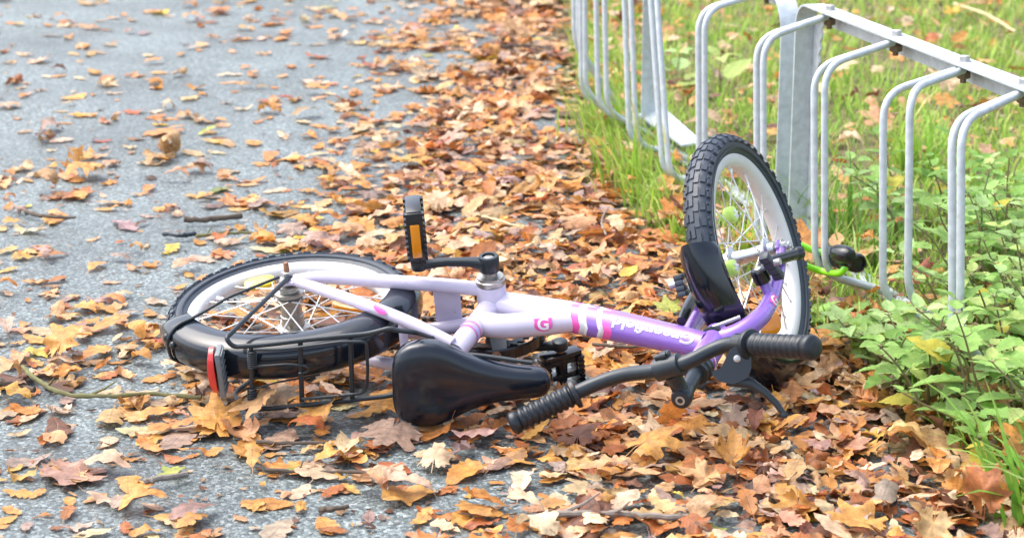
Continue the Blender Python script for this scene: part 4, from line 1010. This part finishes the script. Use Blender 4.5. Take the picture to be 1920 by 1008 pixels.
for a in [(405, 790, .125, 'golden', 'pointed', 0, 100, -24, .35, .012), (470, 770, .115, 'tan', 'pointed', 1, 200, 20, .4, .03), (395, 815, .10, 'golden', 'pointed', 2, 250, 8, .3), (540, 772, .11, 'pale', 'pointed', 3, 30, -22, .35, .012),
          (590, 790, .12, 'golden', 'pointed', 4, 160, 10, .35, .008), (690, 785, .10, 'golden', 'lobed', 1, 20, -12, .4, .008), (130, 665, .12, 'golden', 'pointed', 2, 60, -20, .5, .012), (110, 685, .10, 'pale', 'lobed', 3, 150, 12, .4),
          (195, 690, .06, 'orange', 'oval', 1, 40, -30, .5), (905, 950, .105, 'orange', 'lobed', 2, 190, -22, .5, .008), (900, 965, .10, 'golden', 'lobed', 5, 10, 5, .3), (475, 870, .085, 'golden', 'lobed', 0, 90, -18, .4), (575, 885, .085, 'pale', 'lobed', 4, 20, -8, .4),
          (820, 870, .10, 'pale', 'pointed', 3, 80, -8, .5), (790, 975, .08, 'golden', 'lobed', 6, 60, -10, .3), (1235, 845, .13, 'golden', 'pointed', 0, 30, -14, .35, .02), (1375, 850, .12, 'golden', 'pointed', 5, 80, -26, .35, .02), (1600, 975, .12, 'golden', 'pointed', 1, 120, -12, .4, .02),
          (1830, 960, .12, 'rust-brown', 'pointed', 2, 100, -35, .5, .03), (1130, 880, .11, 'tan', 'lobed', 7, 0, -12, .4, .02), (1480, 890, .10, 'pale', 'lobed', 2, 50, -10, .5, .02), (1420, 690, .11, 'red', 'pointed', 4, 60, -8, .4, .02), (1250, 578, .075, 'yellow-green', 'pointed', 1, 100, -18, .3, .035),
          (1270, 400, .13, 'orange', 'pointed', 3, 80, -30, .4, .03), (1180, 515, .10, 'yellow', 'oval', 0, 60, -8, .4, .02), (610, 600, .11, 'golden', 'lobed', 5, 0, -10, .5, .012), (700, 580, .10, 'orange', 'lobed', 3, 20, -8, .5, .012), (450, 605, .12, 'golden', 'lobed', 8, 170, -6, .3, .012),
          (1770, 170, .14, 'pale', 'pointed', 0, 90, -30, .3, .05), (1680, 115, .12, 'orange', 'lobed', 4, 60, -35, .4, .06), (1790, 25, .12, 'yellow', 'pointed', 2, 60, -20, .4, .04), (1590, 140, .12, 'pale', 'pointed', 5, 10, -25, .4, .05), (1415, 130, .11, 'tan', 'pointed', 2, 10, -25, .4, .04),
          (1300, 230, .10, 'tan', 'lobed', 1, 10, -20, .4, .04), (820, 392, .10, 'pale', 'pointed', 4, 100, -18, .3, .02), (200, 392, .085, 'golden', 'lobed', 0, 0, -8, .4), (390, 250, .09, 'yellow-green', 'lobed', 3, 40, -14, .4), (520, 455, .11, 'pale', 'lobed', 6, 10, -4, .5), (590, 175, .12, 'golden', 'lobed', 1, 160, -6, .3)]:
    hero(*a)
# which leaves show largest: a small depth buffer of leaf points
W_, H_ = 520, 273
ids = []; pts = []
for i, l in enumerate(leaves):
    P = l['P']; F4 = np.array([f[:3] + (f[3] if len(f) > 3 else f[2],) for f in l['F']]); Q = P[F4]
    S = np.concatenate([Q.mean(1), (Q[:, 0] + Q[:, 1]) / 2, (Q[:, 1] + Q[:, 2]) / 2, P]); pts.append(S); ids.append(np.full(len(S), i))
S = np.concatenate(pts); I = np.concatenate(ids); xy, zz = pix(S); cx, cy = (xy[:, 0] / 1920 * W_).astype(int), (xy[:, 1] / 1008 * H_).astype(int)
ok = (cx >= 0) & (cx < W_) & (cy >= 0) & (cy < H_); I, zz, cell = I[ok], zz[ok], (cy * W_ + cx)[ok]
o_ = np.lexsort((zz, cell)); cell, I = cell[o_], I[o_]; first = np.ones(len(cell), bool); first[1:] = cell[1:] != cell[:-1]
cen = np.array([l['P'].mean(0) for l in leaves]); cpx, _ = pix(cen)
def hidden(x, y):
    """behind the bicycle or the weeds"""
    if ((x - 545) / 190) ** 2 + ((y - 575) / 75) ** 2 < 1: return True
    if 310 < x < 760 and 600 < y < 705: return True
    if 735 < x < 1035 and 625 < y < 795: return True
    if x > 1560 and 330 + (1900 - x) * .5 < y < 640 + (x - 1560) * .75: return True
    return 1290 < x < 1515 and 255 < y < 710
cnt = np.bincount(I[first], minlength=len(leaves)).astype(float)
for i in range(len(leaves)):
    if hidden(*cpx[i]): cnt[i] *= .1
top = set(np.argsort(-cnt)[:300].tolist())
def colattr(me, cols):
    a = me.color_attributes.new('Col', 'FLOAT_COLOR', 'POINT'); a.data.foreach_set('color', np.concatenate([cols, np.ones((len(cols), 1))], 1).astype(np.float32).ravel())
def bulk(name, items, m_, smooth=True):
    """items: (verts, faces, uvs, colours per vertex) -> one mesh"""
    nv = 0; VV = []; loops = []; ls = []; UVl = []; CC_ = []
    for P, F, UV, Cv in items:
        VV.append(P); CC_.append(Cv)
        for f in F: ls.append(len(f)); loops.extend([q + nv for q in f])
        nv += len(P); UVl.append(UV)
    me = bpy.data.meshes.new(name); VV = np.concatenate(VV); UVl = np.concatenate(UVl); loops = np.array(loops, np.int32); ls = np.array(ls, np.int32)
    me.vertices.add(nv); me.vertices.foreach_set('co', VV.astype(np.float32).ravel()); me.loops.add(len(loops)); me.loops.foreach_set('vertex_index', loops)
    me.polygons.add(len(ls)); me.polygons.foreach_set('loop_start', np.concatenate([[0], np.cumsum(ls)[:-1]]).astype(np.int32)); me.polygons.foreach_set('loop_total', ls)
    me.update(calc_edges=True); uvl = me.uv_layers.new(name='UVMap'); uvl.data.foreach_set('uv', UVl[loops].astype(np.float32).ravel()); colattr(me, np.concatenate(CC_))
    me.materials.append(m_)
    if smooth: me.shade_smooth()
    o = bpy.data.objects.new(name, me); COL.objects.link(o); return o
lit = [(l['P'], l['F'], l['UV'], np.tile(l['col'], (len(l['P']), 1))) for i, l in enumerate(leaves) if i not in top]
# small crumbs of broken leaf between them
cr_ = []
for k in range(2600):
    px_, py_ = rng.uniform(-40, 1960), rng.uniform(-20, 1060); g_ = gnd(px_, py_)
    if rng.uniform() > .25 + float(cover(np.array([px_]), np.array([py_]))[0]): continue
    s_ = rng.uniform(.004, .012); n_ = rng.integers(4, 7); an = np.sort(rng.uniform(0, 6.283, n_)); V = np.stack([np.cos(an) * s_, np.sin(an) * s_ * rng.uniform(.4, 1), rng.uniform(0, .004, n_)], -1)
    V += g_ + A3(0, 0, .0015); cr_.append((V, [tuple(range(n_))], np.zeros((n_, 2)) + .5, np.tile(np.array(KINDS[rng.integers(0, 7)][1]) * rng.uniform(.4, 1), (n_, 1))))
litter = bulk('leaf_litter', lit + cr_, M['leaf']); tag(litter, 'carpet of smaller brown, tan and orange fallen leaves and crumbs', 'leaf litter', kind='stuff')
# the three hundred that show largest, each a thing
def zone(x, y, l):
    if l['grassy'] or (x > 1130 and y < 330): return 'lying in the grass ' + ('beyond the rack rail' if x > 1560 else 'under the far rack hoops' if x < 1320 else 'between the rack hoops')
    if y < 130: return 'on the far path at the top left' if x < 480 else 'on the far path near the leaf drift' if x < 760 else 'in the far leaf drift beside the grass'
    if y < 330: return 'on the open path left of the drift' if x < 330 else 'on the open path beside the leaf drift' if x < 620 else 'in the leaf drift behind the raised pedal' if x < 900 else 'in the leaf drift left of the rack'
    if y < 475: return 'on the path behind the rear wheel' if x < 560 else 'in the drift behind the raised pedal' if x < 880 else 'in the drift behind the frame' if x < 1150 else 'in the drift left of the front wheel'
    if y < 620: return 'on the path left of the rear wheel' if x < 310 else 'seen through the rear wheel' if x < 780 else 'in the pile behind the frame' if x < 1120 else 'in the pile beside the front mudguard' if x < 1400 else 'at the foot of the rack hoops'
    if y < 700: return 'on the path left of the rear mudguard' if x < 320 else 'below the carrier' if x < 740 else 'between saddle and handlebar' if x < 1150 else 'under the handlebar stem' if x < 1400 else 'beside the right handlebar grip'
    if y < 800: return 'near the mossy branch' if x < 330 else 'below the red tail reflector' if x < 470 else 'in front of the carrier' if x < 740 else 'just below the saddle' if x < 960 else 'below the handlebar' if x < 1290 else 'beside the brake lever tip' if x < 1560 else 'under the weeds'
    r = 'on the asphalt near the left front edge' if x < 260 else 'on the asphalt in front of the carrier' if x < 560 else 'on the asphalt in front of the saddle' if x < 860 else 'at the pile edge in front of the handlebar' if x < 1150 else 'in the front pile below the stem' if x < 1400 else 'in the front pile below the brake lever' if x < 1640 else 'in the front pile beside the weeds'
    return r
recs = []
for i in sorted(top):
    l = leaves[i]; x, y = cpx[i]
    sz = 'small' if l['size'] < .046 else 'large' if l['size'] > .070 else ''
    cu = 'curled' if l['curl'] > .55 else 'flat' if l['curl'] < .22 else ''
    words = ' '.join(q for q in (sz, cu, l['tone'], l['kind'], 'leaf') if q); recs.append([i, words, zone(x, y, l), x, y])
from collections import defaultdict
by = defaultdict(list)
for r in recs: by[(r[1], r[2])].append(r)
ORD = ['', 'second', 'third', 'fourth', 'fifth', 'sixth', 'seventh', 'eighth', 'ninth', 'tenth', 'eleventh', 'twelfth', 'thirteenth', 'fourteenth', 'fifteenth', 'sixteenth', 'seventeenth', 'eighteenth', 'nineteenth', 'twentieth']
for (wd_, zn), rs in by.items():
    rs.sort(key=lambda r: r[3])
    for k, r in enumerate(rs):
        if len(rs) == 1: lab = wd_ + ' ' + zn
        elif k == 0: lab = 'leftmost ' + wd_ + ' ' + zn
        elif k == len(rs) - 1: lab = 'rightmost ' + wd_ + ' ' + zn
        else: lab = ORD[min(k, 19)] + ' from left, ' + wd_ + ' ' + zn
        if len(lab.replace('-', ' ').split()) > 15: lab = lab.replace('curled ', '').replace('flat ', '').replace('lying ', '')
        r.append(lab)
for i, wd_, zn, x, y, lab in recs:
    l = leaves[i]; c0 = np.array([l['xy'][0], l['xy'][1], l['P'][:, 2].min()])
    o = bulk('fallen_leaf', [(l['P'] - c0, l['F'], l['UV'], np.tile(l['col'], (len(l['P']), 1)))], M['leaf']); o.location = c0
    tag(o, lab, 'leaf', 'autumn leaves lying on the path and verge')

# ------------------------------------------------------------------ twigs and stalks on the ground
def twig(pts, r0, r1, m_, label, h=.006, cat='twig', name='twig', side=0):
    q = random.Random(int(pts[0][0] * 13 + pts[0][1])); P = [gnd(x, y, h + r0 + q.uniform(0, .004)) for x, y in pts]; b0 = P[0].copy()
    P = [p - b0 for p in P]; Pp, rr = spline(P, list(np.linspace(r0, r1, len(P))), 7)
    Pp = [p + A3(q.uniform(-1, 1), q.uniform(-1, 1), q.uniform(-.6, .6)) * r0 * .35 for p in Pp]; rr = [a * q.uniform(.8, 1.25) for a in rr]
    mb = MB().tube(Pp, rr, 8)
    o = mb.build(name, m_); o.location = b0; tag(o, label, cat, 'twigs and stalks among the leaves')
    for k in range(side):
        i = int(len(Pp) * (.25 + .5 * k / max(1, side))); d = Pp[min(i + 2, len(Pp) - 1)] - Pp[i]; d /= np.linalg.norm(d) + 1e-9; e = d + A3(q.uniform(-.8, .8), q.uniform(-.8, .8), .5)
        MB().tube([Pp[i], Pp[i] + e * r0 * 4, Pp[i] + e * r0 * 7 + A3(0, 0, r0)], [r0 * .55, r0 * .4, r0 * .2], 6).build('side_shoot', m_, o)
    return o
twig([(42, 688), (75, 715), (125, 738), (200, 742), (290, 738), (378, 745)], .0042, .0030, M['moss'], 'long bent mossy green branch left of the carrier', .010, 'branch', 'branch', 2)
twig([(-25, 716), (18, 720), (66, 730)], .0050, .0040, M['bark'], 'short dark twig at the left edge beside the mossy branch')
twig([(50, 397), (82, 405), (140, 408)], .0050, .0030, M['bark'], 'dark twig on the open path at the far left')
twig([(344, 411), (385, 411), (452, 405)], .0060, .0055, M['bark'], 'thick dark twig on the path behind the rear wheel')
twig([(308, 438), (336, 441), (366, 438)], .0042, .0050, M['steel_black'], 'short blackened stick on the path behind the rear wheel')
twig([(366, 443), (420, 437), (497, 437)], .0036, .0025, M['moss'], 'thin greenish stalk on the path beside the blackened stick', side=1)
twig([(978, 972), (1050, 964), (1150, 962), (1240, 968), (1335, 968)], .0052, .0040, M['greybark'], 'long pale grey twig along the front edge of the leaf pile', .012, side=2)
twig([(500, 880), (580, 884), (660, 884), (760, 895)], .0030, .0022, M['bark'], 'long thin brown twig on the asphalt in front of the carrier', .006, side=1)
twig([(272, 902), (300, 897), (350, 888)], .0050, .0045, M['greybark'], 'stubby grey twig on the asphalt near the left front')
twig([(600, 955), (625, 953), (652, 949)], .0042, .0036, M['bark'], 'stubby brown twig on the asphalt at the front')
twig([(1110, 645), (1150, 648), (1190, 650), (1230, 640)], .0030, .0026, M['bark'], 'brown twig in the leaves between right pedal and handlebar', .03)
twig([(480, 828), (540, 830), (612, 829)], .0034, .0026, M['bark'], 'slim dark twig on the asphalt below the carrier')
twig([(215, 690), (300, 640), (330, 610)], .0016, .0011, M['bark'], 'thin stalk leaning against the left of the rear mudguard', .008)
twig([(1136, 440), (1128, 415), (1140, 388)], .0022, .0016, M['greybark'], 'curved leaf stalk in the drift behind the frame', .03)
twig([(905, 405), (940, 415), (975, 425)], .0026, .002, M['straw'], 'straw coloured stalk in the drift behind the raised pedal', .03)
twig([(1790, 8), (1850, 28), (1905, 60)], .0055, .0040, M['straw'], 'dry straw coloured stem in the grass at the top right', .05)
twig([(1385, 330), (1450, 322), (1540, 330)], .0035, .002, M['straw'], 'dry straw stem in the grass behind the front wheel', .03)
twig([(930, 88), (990, 86), (1040, 92)], .0052, .0040, M['bark'], 'dark twig in the far leaf drift beside the grass', .02)

# ------------------------------------------------------------------ grass
def blades(n, sampler, lo, hi, wid, palette, lean=None, bend=1.0):
    items = []
    for _ in range(n):
        g = sampler()
        if g is None: continue
        L_ = rng.uniform(lo, hi); wd = wid * rng.uniform(.7, 1.3); a = rng.uniform(0, 6.283); d = A3(math.cos(a), math.sin(a), 0)
        if lean is not None: d = d + lean; d /= np.linalg.norm(d)
        th0 = rng.uniform(.05, .5); th1 = th0 + rng.uniform(.3, 1.5) * bend; sd = A3(-d[1], d[0], 0); p = g + A3(0, 0, -.004); V = []; UV = []
        for k in range(5):
            t = k / 4; w2 = wd * (1 - t ** 1.8) * .5 + .00015; V += [p - sd * w2, p + sd * w2]; UV += [(t, -.05), (t, .05)]
            th = th0 + (th1 - th0) * t; p = p + (d * math.sin(th) + A3(0, 0, math.cos(th))) * L_ / 4
        c = np.array(palette[rng.integers(0, len(palette))]) * rng.uniform(.75, 1.25)
        cols = np.tile(c, (10, 1)); cols[8:] = cols[8:] * .6 + A3(.42, .36, .14) * .4
        items.append((np.array(V), [(0, 1, 3, 2), (2, 3, 5, 4), (4, 5, 7, 6), (6, 7, 9, 8)], np.array(UV), cols))
    return items
PAL = [(.32, .54, .07), (.38, .60, .09), (.27, .48, .06), (.48, .58, .13), (.42, .60, .10), (.58, .56, .20), (.20, .40, .05), (.36, .56, .08)]
def verge():
    y = rng.uniform(2.5, 9.6); e = xg(y); x = e + abs(rng.uniform(-.03, 1)) * max(.3, (y * .29 + .75 - e))
    nz = mnoise.noise(Vector((x * 3.2, y * 2.4, 7))) + .5 * mnoise.noise(Vector((x * 9, y * 7, 2)))
    if nz < rng.uniform(-.75, .35) - (.25 if y > 3.6 else 0): return None
    return A3(x, y, GZ)
def edge():
    y = rng.uniform(3.75, 6.4); return A3(xg(y) + rng.uniform(-.04, .12), y, GZ) if mnoise.noise(Vector((y * 5, 1, 4))) > -.25 else None
it = blades(44000, verge, .025, .085, .0046, PAL) + blades(900, edge, .06, .15, .0045, PAL, lean=A3(-.9, -.4, 0), bend=1.3)
grass = bulk('grass', it, M['grass'], smooth=False); tag(grass, 'patchy yellow-green grass growing through the fallen leaves', 'grass', kind='stuff')
def tuft(px, py, n, lo, hi, wid, lean, label, pal, spread=.03):
    c0 = gnd(px, py); its = blades(n, lambda: c0 + A3(rng.normal(0, spread), rng.normal(0, spread), 0), lo, hi, wid, pal, lean=lean, bend=1.1)
    o = bulk('grass_tuft', [(V - c0, F, U, C_) for V, F, U, C_ in its], M['grass'], smooth=False); o.location = c0
    tag(o, label, 'grass tuft', 'grass tufts'); return o
GP = [(.20, .42, .05), (.26, .48, .07), (.16, .36, .05), (.40, .55, .16)]
tuft(1985, 1000, 70, .13, .24, .012, A3(-.9, -.25, 0), 'tuft of broad bright green blades at the bottom right edge', GP, .035)
tuft(1180, 345, 60, .12, .24, .0055, A3(-1.0, -.6, 0), 'drooping tuft of long blades at the grass edge left of the front wheel', PAL, .05)
tuft(1130, 255, 50, .12, .22, .0055, A3(-1.0, -.5, 0), 'drooping tuft of long blades under the far rack hoops', PAL, .05)
tuft(1640, 500, 30, .08, .16, .0050, A3(-.2, -.3, 0), 'tuft of long green blades at the foot of the hoop with the lock', GP, .04)
tuft(1530, 440, 55, .10, .20, .0050, A3(-.2, -.3, 0), 'tuft of green blades at the foot of the near rack post', GP, .04)
tuft(1720, 330, 70, .14, .26, .0055, A3(-.2, -.2, 0), 'tall yellow-green tuft behind the near rack', PAL, .04)

# ------------------------------------------------------------------ weeds beside the rack
def serrate(seed=0, n=16, wid=.30, droop=.25):
    q = np.random.default_rng(seed); V = []; UV = []
    for i in range(n + 1):
        a = i / n; e = wid * (math.sin(math.pi * min(1, a ** .62)) ** .85 if 0 < a < 1 else .004); e *= 1 + (.13 if i % 2 else -.10) * (0 < i < n)
        for f in (-1, -.5, 0, .5, 1):
            V.append((a + (.035 if abs(f) == 1 and i % 2 == 0 else 0), f * e, .32 * abs(f) * e + .015 * math.sin(a * 26) * abs(f) - droop * a * a)); UV.append((a, f * e))
    F = [(i * 5 + j, i * 5 + j + 1, (i + 1) * 5 + j + 1, (i + 1) * 5 + j) for i in range(n) for j in range(4)]
    return np.array(V), F, np.array(UV)
SER = [serrate(i, wid=.27 + .03 * (i % 4), droop=.12 + .10 * (i % 3)) for i in range(8)]
M['stem'] = simple('weed_stem', (.20, .17, .08), .6, var=.3, scale=80)
WP = [(.29, .48, .13), (.35, .54, .17), (.40, .58, .23), (.24, .43, .10), (.46, .58, .19)]
def weed(c0, h, lean, nodes, size, label, q, group='leafy weeds beside the rack'):
    root = empty('weed', c0); tag(root, label, 'weed', group)
    pts = [A3(0, 0, -.005)]; 
    for k in range(1, 5):
        t = k / 4; pts.append(A3(lean[0] * t ** 1.6 + q.uniform(-.008, .008), lean[1] * t ** 1.6 + q.uniform(-.008, .008), h * (t - .18 * t * t * np.hypot(*lean) / .1)))
    P, rr = spline(pts, list(np.linspace(.0030, .0012, 5)), 6)
    mb = MB().tube(P, rr, 6); its = []; a0 = q.uniform(0, 3)
    base = np.array(WP[q.randrange(len(WP))])
    for k in range(nodes):
        t = .22 + .78 * k / max(1, nodes - 1); p = P[min(len(P) - 1, int(t * (len(P) - 1)))]; s_ = size * (1.08 - .62 * t ** 2.2) * q.uniform(.85, 1.15) * (.8 if k == 0 else 1)
        for sd in (0, 1) if k < nodes - 1 else (0, 1, 2):
            a = a0 + k * 1.57 + sd * (math.pi if k < nodes - 1 else 2.1) + q.uniform(-.3, .3); d = A3(math.cos(a), math.sin(a), 0); pet = s_ * .30
            V, F, U = SER[q.randrange(8)]; el = q.uniform(-.15, .45) + .25 * t
            e1 = d * math.cos(el) + A3(0, 0, math.sin(el)); e2 = A3(-d[1], d[0], 0); e2 = e2 * math.cos(.3 * q.uniform(-1, 1)) + A3(0, 0, .25 * q.uniform(-1, 1)); e2 -= e1 * (e1 @ e2); e2 /= np.linalg.norm(e2); e3 = np.cross(e1, e2)
            b = p + (d * .8 + A3(0, 0, .35)) * pet; mb.tube([p, b], [.0012, .0008], 5)
            VV = b + s_ * (V[:, :1] * e1 + V[:, 1:2] * e2 + V[:, 2:] * e3); c = base * q.uniform(.85, 1.2)
            if q.random() < .035: c = A3(.62, .55, .10)
            its.append((VV, F, U, np.tile(c, (len(VV), 1))))
    mb.build('stem', M['stem'], root); f = bulk('foliage', its, M['weed']); f.parent = root
    return root
wq = random.Random(21); spots = []
poly = [(1560, 585), (1640, 690), (1720, 770), (1800, 850), (1880, 915), (1990, 960), (2040, 640), (2040, 430), (1760, 395), (1660, 420), (1640, 520), (1590, 560)]
def inside(x, y):
    c = False; j = len(poly) - 1
    for i in range(len(poly)):
        if (poly[i][1] > y) != (poly[j][1] > y) and x < (poly[j][0] - poly[i][0]) * (y - poly[i][1]) / (poly[j][1] - poly[i][1]) + poly[i][0]: c = not c
        j = i
    return c
while len(spots) < 125:
    x, y = wq.uniform(1530, 2030), wq.uniform(390, 960)
    if not inside(x, y): continue
    g = gnd(x, y)
    if any(np.hypot(*(g - q[2])[:2]) < .038 for q in spots): continue
    spots.append((x, y, g))
for x, y in ((1592, 622), (1618, 655), (1655, 700), (1640, 676), (1690, 742), (1735, 800)): spots.append((x, y, gnd(x, y)))
spots.sort(key=lambda q: q[1])
cnts = defaultdict(list)
for k, (x, y, g) in enumerate(spots):
    front = y > 690; h = wq.uniform(.10, .23) * (.8 if front and x < 1750 else 1.05); lean = (wq.uniform(-.10, .02) - (.03 if x < 1700 else 0), wq.uniform(-.07, .04))
    row = 'in the back row behind the hoops' if y < 480 else 'between the near hoops' if y < 600 else 'at the foot of the near hoops' if y < 700 else 'in front of the near rack' if y < 810 else 'at the front of the weed patch'
    hs_ = 'tall' if h > .19 else 'low' if h < .135 else 'mid-height'
    if 1500 < x < 1760 and y > 470:
        h = min(h, (y - 585) / 1180)
        if h < .03: continue
        hs_ = 'low'
    cnts[(hs_, row)].append((x, y, g, h, lean))
for (hs_, row), L_ in cnts.items():
    L_.sort(key=lambda q: q[0])
    for k, (x, y, g, h, lean) in enumerate(L_):
        pos = '' if len(L_) == 1 else 'leftmost ' if k == 0 else 'rightmost ' if k == len(L_) - 1 else ORD[min(k, 19)] + ' from left, '
        weed(g, h, lean, wq.randint(3, 5), wq.uniform(.048, .074), pos + hs_ + ' green weed with toothed leaves ' + row, wq)
weed(gnd(1350, 175), .10, (0, -.02), 2, .14, 'broad leaved weed in the grass between the far hoops', wq, 'broad leaved weeds')
weed(gnd(1270, 150), .08, (.0, -.02), 2, .11, 'smaller broad leaved weed beside the far rack post', wq, 'broad leaved weeds')
